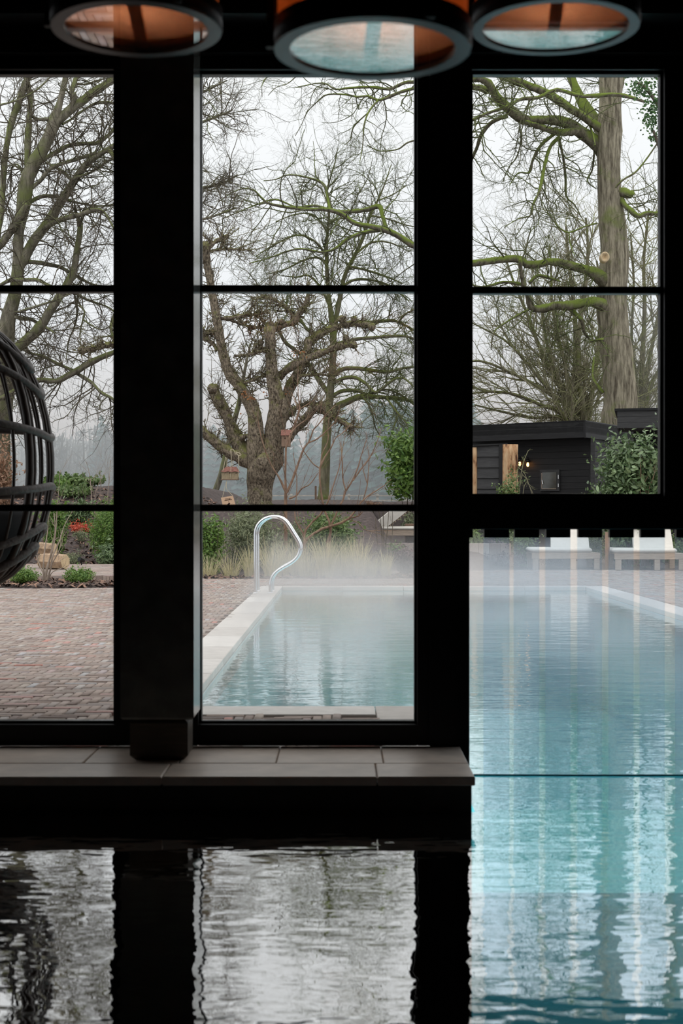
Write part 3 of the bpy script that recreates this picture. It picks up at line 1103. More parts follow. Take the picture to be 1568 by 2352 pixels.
# ================================================================== LOUNGERS
def daybed(px0, px1, d, label):
    x0, x1 = wx(px0, d), wx(px1, d)
    g = G
    t = thing('garden_lounger', label, 'lounger', ((x0 + x1) / 2, d + .4, g), 'teak loungers on the paving beyond the pool')
    L = x1 - x0
    dep = 0.85
    for fx in (0.0, 0.57, 0.93):
        for y in (d, d + dep - .09):
            MB().box(x0 + fx * L, x0 + fx * L + .10, y, y + .09, g, g + .30, ch=.006).build('leg', M['wood'], t)
    for y in (d - .005, d + dep - .075):
        MB().box(x0 - .02, x1 + .02, y, y + .07, g + .20, g + .315, ch=.006).build('side_rail', M['wood'], t)
    for k in range(9):
        a = x0 + k * L / 9
        MB().box(a + .004, a + L / 9 - .012, d + .07, d + dep - .07, g + .295, g + .315).build('slat', M['wood'], t)
    MB().box(x0 - .03, x1 - .13, d - .02, d + dep, g + .317, g + .405, ch=.03).build('seat_cushion', M['cushion'], t, True)
    b = MB()
    xa, xb = x0 + .30 * L, x1 - .14
    th = .09
    V = []
    for s, z, dx in ((0, g + .40, 0), (1, g + .86, .07)):
        yy = d + .22 + s * .5
        V += [(xa + dx, yy, z), (xb + dx * .6, yy, z), (xb + dx * .6, yy + th, z - .03), (xa + dx, yy + th, z - .03)]
    b.add(V, [(3, 2, 1, 0), (4, 5, 6, 7), (0, 1, 5, 4), (1, 2, 6, 5), (2, 3, 7, 6), (3, 0, 4, 7)])
    b.build('back_cushion', M['cushion'], t)
    for k in range(2):
        xk = xa + .12 + k * (xb - xa - .24)
        MB().obox((xk, d + .36, g + .36), (xk + .04, d + .86, g + .82), .05, .03).build('back_frame', M['wood'], t)


daybed(1224, 1375, 26.45, 'teak lounger with cream cushions, seen through the strips, nearer the pool corner')
daybed(1414, 1570, 26.1, 'teak lounger with cream cushions at the right edge of the picture')
# side lounger on the upper lawn
d = 33.0
gl_ = 0.42
x0, x1 = wx(824, d), wx(1010, d)
t = thing('garden_lounger', 'lounger with raised white back on the higher ground behind the grasses', 'lounger', ((x0 + x1) / 2, d + .35, gl_))
for fx in (x0 + .12, x1 - .2):
    for y in (d + .02, d + .62):
        MB().box(fx, fx + .08, y, y + .07, gl_ - .06, gl_ + .25).build('leg', M['wood'], t)
for y in (d, d + .66):
    MB().box(x0 + .02, x1, y, y + .06, gl_ + .17, gl_ + .295, ch=.006).build('side_rail', M['wood'], t)
MB().box(x0 - .04, x1, d - .02, d + .74, gl_ + .297, gl_ + .385, ch=.03).build('seat_cushion', M['cushion'], t, True)
b = MB()
xa, za = wx(850, d), gl_ + .37
xb, zb = wx(905, d), wz(1168, d)
V = []
for y in (d + .0, d + .70):
    V += [(xa, y, za), (xa + .36, y, za - .02), (xb + .34, y, zb - .03), (xb, y, zb + .02)]
b.add(V, [(0, 1, 2, 3), (7, 6, 5, 4), (0, 4, 5, 1), (1, 5, 6, 2), (2, 6, 7, 3), (3, 7, 4, 0)])
b.build('back_cushion', M['cushion'], t)
for k in range(9):
    u = (k + .5) / 9
    q = (xa + .36 + (xb - xa - .02) * u, za - .02 + (zb - .03 - za + .02) * u)
    MB().box(q[0] + .002, q[0] + .03, d + .02, d + .68, q[1] - .03, q[1] + .01).build('slat', M['wood'], t)
sb = MB().box(wx(931, d + .8), wx(985, d + .8), d + .8, d + 1.25, gl_ - .08, wz(1203, d + .8), ch=.01)
tag(sb.build('wood_block', M['wood_dark'], loc=(wx(958, d), d + 1, gl_)), 'square teak block table beside the raised lounger', 'table')
pl = MB().tube([at(1394.5, 1309, 26.4), at(1394.5, 1222, 26.4)], .043, 12)
tag(pl.build('wooden_bollard', M['wood_dark'], smooth=True, loc=at(1394.5, 1309, 26.4)), 'round wooden pole standing between the two loungers', 'pole')
# brick kerb before the raised lounger
kb = MB()
for k in range(14):
    xk = wx(826, 27.1) + k * .205
    MBk = MB().box(xk, xk + .2, 27.0, 27.1, gz(xk, 27.05) - .1, wz(1248, 27.1) + .0, random.random(), ch=.004)
    kb.v += MBk.v
    kb.f += [tuple(i + 16 * k for i in f) for f in MBk.f]
    kb.a += MBk.a
struct('trim_4', kb, M['brick'])

# ================================================================== BLACK TIMBER HOUSE
def lerp(a, b, t):
    return tuple(a[i] + (b[i] - a[i]) * t for i in range(3))


hd = 33.0
house = thing('timber_house', 'black boarded flat-roofed garden house behind the loungers', 'house', (wx(1343, hd), hd, G))
cor = (wx(1343, hd), hd)                              # front corner of the fascia
ztop, zbot = wz(967, hd), wz(1005, hd)
lef = (wx(1060, 35.1), 35.1)
rgt = (wx(1470, 36.6), 36.6)


def wall_board(a, b, z0, z1, th, off, name, mat, parent):
    """upright board between plan points a,b pushed off by `off` along the outward normal"""
    dx, dy = b[0] - a[0], b[1] - a[1]
    L = math.hypot(dx, dy)
    nx_, ny_ = dy / L, -dx / L
    V = []
    for z in (z0, z1):
        for (p, s) in ((a, off), (b, off), (b, off - th), (a, off - th)):
            V.append((p[0] + nx_ * s, p[1] + ny_ * s, z))
    return MB().add(V, [(3, 2, 1, 0), (4, 5, 6, 7), (0, 1, 5, 4), (1, 2, 6, 5), (2, 3, 7, 6), (3, 0, 4, 7)]).build(name, mat, parent)


h3 = (ztop - zbot) / 3
for k in range(3):
    wall_board(lef, cor, zbot + k * h3 + .004, zbot + (k + 1) * h3, .04, 0.0, 'fascia_board', M['fascia'], house)
    wall_board(cor, rgt, zbot + k * h3 + .004, zbot + (k + 1) * h3, .04, 0.0, 'fascia_board', M['fascia'], house)
MB().box(cor[0] - .012, cor[0] + .02, cor[1] - .02, cor[1] + .02, zbot - .01, ztop + .01).build('corner_trim', M['fascia'], house)
bk = (lef[0] + (rgt[0] - cor[0]), lef[1] + (rgt[1] - cor[1]))
rb = MB()
zr = ztop - .02
rb.add([(lef[0], lef[1], zr - .25), (cor[0], cor[1], zr - .25), (rgt[0], rgt[1], zr - .25), (bk[0], bk[1], zr - .25),
        (lef[0], lef[1], zr), (cor[0], cor[1], zr), (rgt[0], rgt[1], zr), (bk[0], bk[1], zr)],
       [(3, 2, 1, 0), (4, 5, 6, 7), (0, 1, 5, 4), (1, 2, 6, 5), (2, 3, 7, 6), (3, 0, 4, 7)])
rb.build('roof', M['roof_felt'], house)
# metal drip edge
wall_board(lef, cor, ztop, ztop + .02, .06, .015, 'drip_edge', M['metal_dark'], house)
wall_board(cor, rgt, ztop, ztop + .02, .06, .015, 'drip_edge', M['metal_dark'], house)
# walls sit back under the roof edge
ux = ((cor[0] - lef[0]), (cor[1] - lef[1]))
ul = math.hypot(*ux)
ux = (ux[0] / ul, ux[1] / ul)
vx = ((rgt[0] - cor[0]), (rgt[1] - cor[1]))
vl = math.hypot(*vx)
vx = (vx[0] / vl, vx[1] / vl)
inset = 0.55
wc = (cor[0] - ux[0] * .02 + vx[0] * inset, cor[1] - ux[1] * .02 + vx[1] * inset)
wl_ = (lef[0] + vx[0] * inset, lef[1] + vx[1] * inset)
wr = (rgt[0] - ux[0] * .3, rgt[1] - ux[1] * .3)
zz = G
k = 0
bh = 0.148
while zz < zbot + .02:
    o_ = .012 if k % 2 else .006
    wall_board(wl_, wc, zz + .006, min(zz + bh, zbot + .05), .03, o_, 'wall_board', M['black_board'], house)
    wall_board(wc, wr, zz + .006, min(zz + bh, zbot + .05), .03, o_, 'wall_board', M['black_board'], house)
    zz += bh
    k += 1
wall_board(wl_, wc, G - .1, zbot + .1, .05, -.025, 'wall_core', M['black_board'], house)
wall_board(wc, wr, G - .1, zbot + .1, .05, -.025, 'wall_core', M['black_board'], house)
cp = at(1344, 1100, hd + .5)
MB().box(wc[0] - .05, wc[0] + .05, wc[1] - .07, wc[1] + .05, G, zbot + .02).build('corner_post', M['board_grey'], house)


def on_wall(px, py, off=0.03):
    """point of the front wall seen at a pixel column"""
    k = (px - CX) / F
    # wl_ + s*ux ; x = k*y
    s = (k * wl_[1] - wl_[0]) / (ux[0] - k * ux[1])
    p = (wl_[0] + ux[0] * s, wl_[1] + ux[1] * s)
    nn = (ux[1], -ux[0])
    return (p[0] + nn[0] * off, p[1] + nn[1] * off, wz(py, p[1]))


a, b = on_wall(1242, 1126), on_wall(1286, 1126)
zA, zB = on_wall(1264, 1128)[2], on_wall(1264, 1079)[2]
fr_ = wall_board(a[:2], b[:2], zA, zB, .05, .02, 'window', M['board_grey'], house)
a2, b2 = on_wall(1247, 1126), on_wall(1280, 1126)
pn = wall_board(a2[:2], b2[:2], on_wall(1264, 1123)[2], on_wall(1264, 1085)[2], .01, .03, 'pane', M['house_pane'], fr_)
for (p0, p1) in (((1247, 1123), (1247, 1086)), ((1247, 1123), (1280, 1123))):
    q0, q1 = on_wall(*p0, off=.066), on_wall(*p1, off=.066)
    MB().obox(q0, q1, .012, .012, up=(0.1, 1, .2)).build('glazing_strip', M['wood'], fr_)
for (p0, p1) in (((1248, 1103), (1250, 1112)), ((1285.5, 1100), (1285.5, 1091)), ((1285.5, 1119), (1285.5, 1111))):
    q0, q1 = on_wall(*p0, off=.08), on_wall(*p1, off=.08)
    MB().obox(q0, q1, .018, .02, up=(0.1, 1, .2)).build('hinge' if p0[0] > 1270 else 'handle', M['white_metal'], fr_)
# wall lamps
for px, py, lab in ((1198, 1065, 'small glowing wall lamp on the black boards, nearer the log post'), (1216.5, 1067, 'small glowing wall lamp on the black boards, right of its twin')):
    p = on_wall(px, py, .10)
    t = thing('wall_lamp', lab, 'lamp', p, 'glowing wall lamps on the timber house')
    s = MB()
    s.lathe([(.0005, -.055), (.02, -.05), (.032, -.02), (.028, .02), (.016, .045), (.0005, .05)], p, 14)
    s.build('bulb', M['bulb'], t, True)
    MB().lathe([(.022, .045), (.022, .10), (.0005, .11)], p, 14).build('socket', M['metal_dark'], t, True)
    MB().tube([(p[0], p[1], p[2] + .1), (p[0], p[1] + .03, p[2] + .16), (p[0] + .02, p[1] + .13, p[2] + .17)], .012, 8).build('arm', M['metal_dark'], t, True)
    MB().lathe([(.0005, .0), (.07, .0), (.05, .05), (.022, .07)], (p[0], p[1], p[2] + .06), 16).build('shade', M['metal_dark'], t, True)

# second roof at the right, turned so that its right end comes closer
h2d = 28.0
t = thing('timber_canopy', 'black boarded canopy roof at the right, closer than the timber house', 'canopy', (wx(1560, h2d), h2d + 1.5, G))
ca, sa = math.cos(math.radians(12)), math.sin(math.radians(12))
ox = wx(1417, h2d)


def cbox(name, u0, u1, v0, v1, z0, z1, mat):
    V = []
    for z in (z0, z1):
        for (u, v) in ((u0, v0), (u1, v0), (u1, v1), (u0, v1)):
            V.append((ox + u * ca + v * sa, h2d - u * sa + v * ca, z))
    return MB().add(V, [(3, 2, 1, 0), (4, 5, 6, 7), (0, 1, 5, 4), (1, 2, 6, 5), (2, 3, 7, 6), (3, 0, 4, 7)]).build(name, mat, t)


z0, z1 = wz(984, h2d), wz(944, h2d)
hh = (z1 - z0) / 3
for k in range(3):
    cbox('fascia_board', 0, 2.6, -.02, .02, z0 + k * hh + .004, z0 + (k + 1) * hh, M['board_grey'])
    cbox('fascia_board', 0, .03, .02, 2.2, z0 + k * hh + .004, z0 + (k + 1) * hh, M['board_grey'])
cbox('drip_edge', -.05, 2.6, -.06, 2.2, z1, z1 + .045, M['metal_dark'])
cbox('roof', .05, 2.6, .05, 2.15, z0 + .05, z1 - .01, M['roof_felt'])
for (u, v) in ((2.4, .1), (2.4, 1.9), (.7, 1.9)):
    cbox('post', u, u + .15, v, v + .15, G, z0 + .06, M['black_board'])
zz = G
while zz < z0:
    cbox('wall_board', .3, 2.6, 2.06, 2.09, zz + .005, min(zz + .15, z0 + .05), M['black_board'])
    zz += .15

# board screen between split logs
sd = 29.5
t = thing('board_screen', 'short black board screen held between two split log posts', 'screen', (wx(1130, sd), sd, G))
nb = 11
zt_ = wz(1024, sd)
bh = (zt_ - G) / nb
for k in range(nb):
    MB().add([(wx(1097, sd), sd + .12, G + k * bh), (wx(1147, sd), sd - .02, G + k * bh), (wx(1147, sd), sd + .0, G + k * bh), (wx(1097, sd), sd + .14, G + k * bh),
              (wx(1097, sd), sd + .155, G + (k + 1) * bh), (wx(1147, sd), sd + .015, G + (k + 1) * bh), (wx(1147, sd), sd + .03, G + (k + 1) * bh), (wx(1097, sd), sd + .17, G + (k + 1) * bh)],
             [(3, 2, 1, 0), (4, 5, 6, 7), (0, 1, 5, 4), (1, 2, 6, 5), (2, 3, 7, 6), (3, 0, 4, 7)]).build('board', M['board_grey'], t)
MB().box(wx(1145, sd), wx(1153, sd), sd - .05, sd + .06, G, zt_ + .03).build('upright', M['black_board'], t)
MB().add([(wx(1088, sd), sd + .1, zt_), (wx(1165, sd), sd - .06, zt_ + .02), (wx(1165, sd), sd + .1, zt_ + .02), (wx(1088, sd), sd + .28, zt_),
          (wx(1088, sd), sd + .1, zt_ + .03), (wx(1165, sd), sd - .06, zt_ + .05), (wx(1165, sd), sd + .1, zt_ + .05), (wx(1088, sd), sd + .28, zt_ + .03)],
         [(3, 2, 1, 0), (4, 5, 6, 7), (0, 1, 5, 4), (1, 2, 6, 5), (2, 3, 7, 6), (3, 0, 4, 7)]).build('cap_board', M['black_board'], t)


def log_post(px0, px1, d, ptop, seed):
    r_ = random.Random(seed)
    x0, x1 = wx(px0, d), wx(px1, d)
    V, Fc = [], []
    nseg, rows = 18, 14
    zt2 = wz(ptop, d)
    for i in range(rows + 1):
        z = G + (zt2 - G) * i / rows
        for k in range(nseg):
            a = 2 * PI * k / nseg
            w = 1 + .05 * math.sin(3 * a + i * .4) + r_.uniform(-.02, .02)
            V.append(((x0 + x1) / 2 + (x1 - x0) / 2 * w * math.cos(a), d + .10 * w * math.sin(a), z))
    for i in range(rows):
        for k in range(nseg):
            Fc.append((i * nseg + k, i * nseg + (k + 1) % nseg, (i + 1) * nseg + (k + 1) % nseg, (i + 1) * nseg + k))
    Fc.append(tuple(range(rows * nseg, (rows + 1) * nseg)))
    MB().add(V, Fc).build('log_post', M['post_log'], t, True)


log_post(1153, 1190, sd - .02, 1021, 1)
log_post(1083, 1096, sd + .22, 1028, 2)

# cut logs on the terrace
def log_piece(p0, p1, r, label):
    t = thing('split_log', label, 'log', p0, 'cut logs on the terrace')
    p0, p1 = Vector(p0), Vector(p1)
    MB().tube([p0, p0.lerp(p1, .5), p1], [r, r * 1.05, r * .95], 7, cap=False).build('bark', M['log_bark'], t)
    ax = (p1 - p0).normalized()
    for p, s in ((p0, -1), (p1, 1)):
        MB().tube([p - ax * .004 * s, p + ax * .006 * s], r * (.98 if s < 0 else .93), 7).build('cut_face', M['log_end'], t)


log_piece((-5.05, 24.0, TZ + .13), (-4.62, 23.8, TZ + .125), .135, 'thick pale cut log lying on the terrace behind the bare shrub')
log_piece((-5.45, 24.3, TZ + .36), (-4.86, 24.15, TZ + .33), .10, 'second cut log resting behind and above the thick one')
# garden spotlight
p = at(187, 1297, 25.8)
t = thing('garden_spotlight', 'tiny black spotlight at the edge of the terrace bed', 'spotlight', (p[0], p[1], TZ))
MB().tube([(p[0], p[1], TZ), (p[0], p[1], TZ + .07)], .01, 8).build('spike', M['metal_dark'], t)
MB().tube([(p[0] + .03, p[1] + .05, TZ + .07), (p[0] - .03, p[1] - .06, TZ + .11)], [.03, .042], 12).build('head', M['metal_dark'], t)

# ================================================================== TREES
def limbs_from(tbl, d, seed, depth=1.2, K=28, dmap=None):
    """tbl: list of [(px,py,width_px)...] -> arrays (n,K,3),(n,K) ; every limb leans through real depth"""
    r_ = np.random.default_rng(seed)
    PP, RR = [], []
    for li, row in enumerate(tbl):
        a = smooth_poly(row, K)
        t = np.linspace(0, 1, K)
        if dmap is not None and li in dmap:
            dd = d + dmap[li][0] + (dmap[li][1] - dmap[li][0]) * t
        else:
            ph = r_.uniform(0, 6)
            dd = d + r_.uniform(-1, 1) * depth * t + .15 * depth * (np.sin(t * 5 + ph) - np.sin(ph))
        X = (a[:, 0] - CX) * dd / F
        Z = CZ + (HZ - a[:, 1]) * dd / F
        P = np.stack([X, dd, Z], -1)
        PP.append(P)
        RR.append(np.maximum(a[:, 2], 1.2) * .5 * dd / F)
    return np.array(PP), np.array(RR)


def spawn(PP, RR, n, L, ang, K, wig, up, rmax, tr=(0.1, 1.0), rscale=.55, seed=0, wpow=1.0, tip=.35, yflat=1.0):
    """grow n side shoots from the polylines PP (N,K0,3)"""
    r_ = np.random.default_rng(seed)
    N0, K0 = PP.shape[:2]
    ln = np.linalg.norm(np.diff(PP, axis=1), axis=2).sum(1) ** wpow
    idx = r_.choice(N0, n, p=ln / ln.sum())
    t = r_.uniform(tr[0], tr[1], n) * (K0 - 1)
    k = np.minimum(t.astype(int), K0 - 2)
    f = (t - k)[:, None]
    p = PP[idx, k] * (1 - f) + PP[idx, k + 1] * f
    rad = RR[idx, k] * (1 - f[:, 0]) + RR[idx, k + 1] * f[:, 0]
    tan = PP[idx, k + 1] - PP[idx, k]
    tan /= np.linalg.norm(tan, axis=1, keepdims=True) + 1e-9
    rnd = r_.normal(size=(n, 3))
    rnd[:, 1] *= yflat
    perp = rnd - (rnd * tan).sum(1, keepdims=True) * tan
    perp /= np.linalg.norm(perp, axis=1, keepdims=True) + 1e-9
    a = np.radians(r_.uniform(ang[0], ang[1], n))[:, None]
    dr = tan * np.cos(a) + perp * np.sin(a)
    dr[:, 2] += up * .5
    dr /= np.linalg.norm(dr, axis=1, keepdims=True)
    Ls = r_.uniform(L[0], L[1], n)
    step = (Ls / (K - 1))[:, None]
    out = np.empty((n, K, 3))
    out[:, 0] = p
    cur = p.copy()
    for s in range(1, K):
        dr = dr + r_.normal(size=(n, 3)) * wig
        dr[:, 2] += up * .12
        dr /= np.linalg.norm(dr, axis=1, keepdims=True)
        cur = cur + dr * step
        out[:, s] = cur
    r0 = np.minimum(rad * rscale, rmax)
    R = r0[:, None] * np.linspace(1, tip, K)[None]
    return out, R


def polys(PP, RR):
    return [(PP[i], RR[i]) for i in range(len(PP))]


def gnarl(V, amt, freq, seed):
    s = seed * 1.7
    n = np.sin(V[:, 0] * freq + s) * np.cos(V[:, 2] * freq * .8 + s * 2) + .6 * np.sin(V[:, 2] * freq * 2.3 + V[:, 1] * freq * 1.9 + s)
    return n * amt


def tube_part(name, P, R, mat, parent, sides=12, gn=0.0, seed=0, cap=True):
    n = len(P)
    if gn:
        R = R * (1 + gn * np.sin(np.linspace(0, 17, n) + seed) * .5 + np.random.default_rng(seed).normal(0, gn * .45, n))
    V, Q = tube_arrays([(P, R)], sides)
    if gn:
        c = np.repeat(P, sides, axis=0)
        V = c + (V - c) * (1 + gn * 1.2 * (np.sin(V[:, 2:3] * 9 / max(R[0], .05) * .05 + V[:, 0:1] * 23 + V[:, 1:2] * 19)))
    Fc = [tuple(q) for q in Q]
    if cap:
        Fc.append(tuple(range((n - 1) * sides, n * sides)))
        Fc.append(tuple(range(sides - 1, -1, -1)))
    base = np.array(wloc(parent))
    return link(name, new_mesh(name, V - base, Fc, True), mat, parent)


def twig_part(name, sets, mat, parent, sides=3):
    pl = []
    for PP, RR in sets:
        pl += polys(PP, RR)
    V, Q = tube_arrays(pl, sides)
    base = np.array(wloc(parent))
    o = link(name, new_mesh(name, V - base, Q, True), mat, parent)
    o['kind'] = 'stuff'
    return o


def cr(ox, oy, s, *rows):
    return [[(ox + s * a, oy + s * b, s * w) for a, b, w in r] for r in rows]


# ---- great oak behind the house
OD = 39.0
s6 = .324
c6 = lambda *r: cr(1060, 140, s6, *r)
c7 = lambda *r: cr(1060, 640, s6, *r)
c4 = lambda *r: cr(440, 140, .3444, *r)
base_y = HZ + (CZ - float(gz(8, OD))) * F / OD
trunk = [(1415, base_y + 8, 118), (1412, base_y - 60, 92)] + c7([(1110, 1000, 245), (1128, 900, 240), (1115, 700, 222), (1092, 500, 212), (1072, 300, 206), (1060, 150, 204)])[0] + \
    c6([(1075, 1500, 206), (1082, 1350, 192), (1066, 1150, 192), (1045, 900, 164), (1042, 700, 160), (1045, 560, 176), (1050, 400, 160), (1055, 250, 146), (1060, 100, 165), (1050, -100, 150), (1030, -400, 120), (1000, -800, 90), (980, -1300, 50)])[0]
oak_limbs = c6(
    [(1060, 820, 40), (1045, 730, 80), (1010, 655, 108), (960, 590, 100), (880, 530, 92), (800, 470, 92), (720, 432, 84), (600, 418, 72), (460, 420, 72), (370, 370, 76), (290, 300, 74), (235, 240, 62), (205, 170, 58), (130, 128, 46), (60, 132, 42), (-80, 150, 40), (-260, 160, 34)],
    [(820, 500, 56), (690, 505, 52), (560, 470, 42), (450, 432, 36)],
    [(1060, 660, 40), (1040, 590, 80), (1000, 515, 94), (920, 390, 84), (860, 300, 76), (810, 200, 66), (770, 100, 60), (735, 0, 52), (690, -160, 44), (600, -360, 30)],
    [(1040, 530, 60), (960, 465, 66), (900, 420, 62), (760, 330, 60), (640, 250, 60), (540, 200, 60), (400, 150, 58), (260, 90, 56), (150, 40, 50), (0, -30, 44), (-160, -60, 36)],
    [(1300, 290, 20), (1120, 240, 30), (960, 245, 30), (850, 250, 28), (760, 225, 28), (660, 205, 28), (540, 260, 27), (420, 270, 25), (330, 320, 24), (180, 372, 22), (60, 425, 20), (-60, 450, 14)],
    [(1100, 1660, 40), (1070, 1590, 80), (1010, 1555, 112), (950, 1510, 84), (880, 1482, 66), (760, 1450, 60), (640, 1420, 55), (540, 1442, 55), (460, 1442, 55), (400, 1402, 50), (250, 1412, 46), (60, 1435, 48), (-110, 1420, 46), (-310, 1320, 44)],
    [(190, 210, 52), (120, 190, 46), (60, 178, 40), (-120, 110, 34), (-320, 130, 28)],
    [(690, 540, 26), (622, 620, 26), (580, 780, 25), (552, 920, 22), (505, 1020, 18), (488, 1095, 12), (400, 1120, 8), (300, 1180, 5)],
    [(690, 555, 22), (718, 680, 20), (735, 820, 18), (742, 960, 15), (800, 1020, 10), (845, 1105, 6)],
    [(652, 520, 26), (560, 600, 23), (505, 700, 20), (480, 790, 14), (400, 795, 10), (340, 880, 6)],
    [(325, 390, 32), (220, 430, 29), (140, 520, 28), (110, 610, 25), (60, 715, 22), (20, 800, 15)],
    [(940, 640, 15), (925, 770, 13), (890, 850, 12), (950, 905, 6)],
    [(1050, 915, 60), (1100, 925, 76), (1150, 937, 74), (1190, 945, 60), (1215, 930, 30)],
    [(1070, 930, 50), (1120, 965, 46), (1145, 1010, 40), (1190, 1055, 42), (1250, 1100, 37), (1310, 1080, 35), (1400, 1080, 30), (1500, 1040, 22)],
    [(1000, 1010, 10), (1130, 855, 13), (1230, 790, 14), (1320, 680, 12), (1410, 550, 10), (1500, 440, 7)],
    [(960, 1150, 12), (870, 1175, 12), (760, 1215, 12), (690, 1180, 10), (620, 1090, 9), (575, 1000, 6)],
    [(760, 1220, 10), (770, 1300, 9), (800, 1380, 5)],
    [(410, 460, 14), (420, 560, 12), (390, 680, 10), (330, 760, 7), (290, 860, 5)],
    [(1090, 260, 60), (1120, 160, 56), (1150, 50, 50), (1190, -100, 40)],
    [(900, 440, 16), (930, 520, 12), (945, 600, 8)],
) + c7(
    [(1110, 240, 50), (1060, 205, 76), (990, 183, 92), (940, 165, 84), (880, 168, 66), (760, 190, 66), (660, 192, 62), (560, 215, 60), (490, 200, 50), (470, 120, 40), (440, 50, 34), (420, -60, 30), (415, -140, 26)],
    [(770, 215, 36), (850, 300, 28), (870, 380, 24), (920, 445, 14)],
    [(475, 220, 20), (400, 258, 15), (300, 320, 12), (230, 380, 10), (208, 505, 6)],
    [(480, 30, 26), (540, -20, 24), (620, -5, 22), (700, 20, 10)],
    [(430, 40, 26), (300, 25, 22), (200, 50, 18), (110, 60, 14), (50, 20, 10)],
    [(1000, 810, 30), (960, 760, 26), (930, 700, 20), (935, 560, 14)],
    [(920, 440, 14), (1000, 430, 18)],
) + c4(
    [(1620, 1260, 48), (1490, 1235, 46), (1400, 1180, 42), (1300, 1130, 40), (1180, 1100, 32), (1080, 1080, 31), (1000, 1020, 30), (900, 990, 30), (780, 990, 26), (600, 970, 20), (490, 940, 15), (440, 880, 12), (380, 850, 11), (280, 870, 8), (180, 940, 6)],
    [(1295, 1120, 30), (1270, 1020, 27), (1245, 970, 36), (1150, 995, 30), (1000, 1006, 26), (900, 990, 20)],
    [(1300, 1130, 26), (1200, 1130, 24), (1050, 1180, 22), (960, 1250, 20), (870, 1275, 16), (700, 1255, 12), (500, 1320, 9), (380, 1350, 6)],
    [(900, 985, 16), (820, 965, 18), (700, 975, 14), (560, 925, 12), (430, 960, 10), (330, 1000, 8), (200, 1055, 6)],
    [(920, 990, 22), (905, 900, 20), (875, 820, 20), (780, 780, 14), (650, 760, 10), (560, 790, 8), (480, 800, 5)],
    [(1600, 120, 28), (1500, 140, 26), (1420, 145, 23), (1320, 187, 22), (1200, 175, 18), (1050, 180, 16), (960, 190, 14), (890, 150, 10), (800, 155, 7), (680, 180, 5)],
    [(1600, 160, 24), (1500, 180, 23), (1400, 205, 22), (1250, 262, 20), (1180, 235, 16), (1100, 240, 14), (1030, 225, 13), (900, 225, 10), (840, 270, 8), (770, 340, 6), (735, 420, 5), (690, 500, 4)],
    [(1240, 265, 14), (1180, 340, 12), (1150, 430, 11), (1140, 560, 8), (1120, 680, 5)],
    [(1170, 350, 9), (1080, 440, 9), (1060, 520, 7), (1020, 560, 4)],
    [(1530, 520, 12), (1440, 545, 11), (1370, 590, 9), (1250, 600, 8), (1170, 560, 6)],
    [(560, 90, 6), (500, 110, 6), (470, 160, 5), (470, 240, 4)],
    [(700, 100, 7), (640, 150, 6), (560, 180, 5), (510, 230, 4)],
)
oak = thing('oak_tree', 'huge mossy bare oak towering behind the black timber house', 'tree', at(1415, base_y, OD))
TP, TR = limbs_from([trunk], OD, 1, 0.0, K=60)
tube_part('trunk', TP[0], TR[0], M['bark_oak'], oak, 26, 0.045, 3)
LP, LR = limbs_from(oak_limbs, OD, 5, 1.6, K=30, dmap={0: (.38, -1.5), 1: (-.2, -.9), 4: (-1.2, -1.6), 5: (0, -1.5), 27: (-1.5, -3.0), 12: (0, -.3)})
for i in range(len(LP)):
    if LR[i].max() > .05:
        tube_part('limb', LP[i], LR[i], M['bark_oak_limb'], oak, 10 if LR[i].max() > .2 else 8, .07, i)
    else:
        tube_part('branch', LP[i], LR[i], M['bark_oak_limb'], oak, 6, .05, i, cap=False)
a1 = spawn(LP, LR, 330, (.8, 2.4), (35, 85), 9, .24, -.10, .022, (.15, 1), seed=21, yflat=.7)
a2 = spawn(*a1, 2300, (.3, .95), (30, 75), 7, .28, -.05, .0105, (.15, 1), seed=22, rscale=.7)
a3 = spawn(*a2, 5200, (.12, .4), (30, 70), 4, .25, 0, .0062, (.2, 1), seed=23, rscale=.8, tip=.6)
twig_part('twigs', [a1, a2, a3], M['twig_green'], oak)
# pruning scar on the trunk
p = at(1389, 590, OD - .70)
MB().lathe([(.14, 0), (.12, .035), (.07, .03), (.055, -.02)], (0, 0, 0), 20)
sc = MB()
V, Fc = [], []
for j, (r, yy) in enumerate(((.12, .25), (.125, .02), (.09, -.01), (.055, .05), (.001, .09))):
    for k in range(20):
        a = 2 * PI * k / 20
        V.append((p[0] + r * math.cos(a), p[1] + yy, p[2] + r * 1.15 * math.sin(a)))
for j in range(4):
    for k in range(20):
        Fc.append((j * 20 + k, j * 20 + (k + 1) % 20, j * 20 + 20 + (k + 1) % 20, j * 20 + 20 + k))
sc.add(V, Fc)
sc.build('pruning_scar', M['log_end'], oak, True)

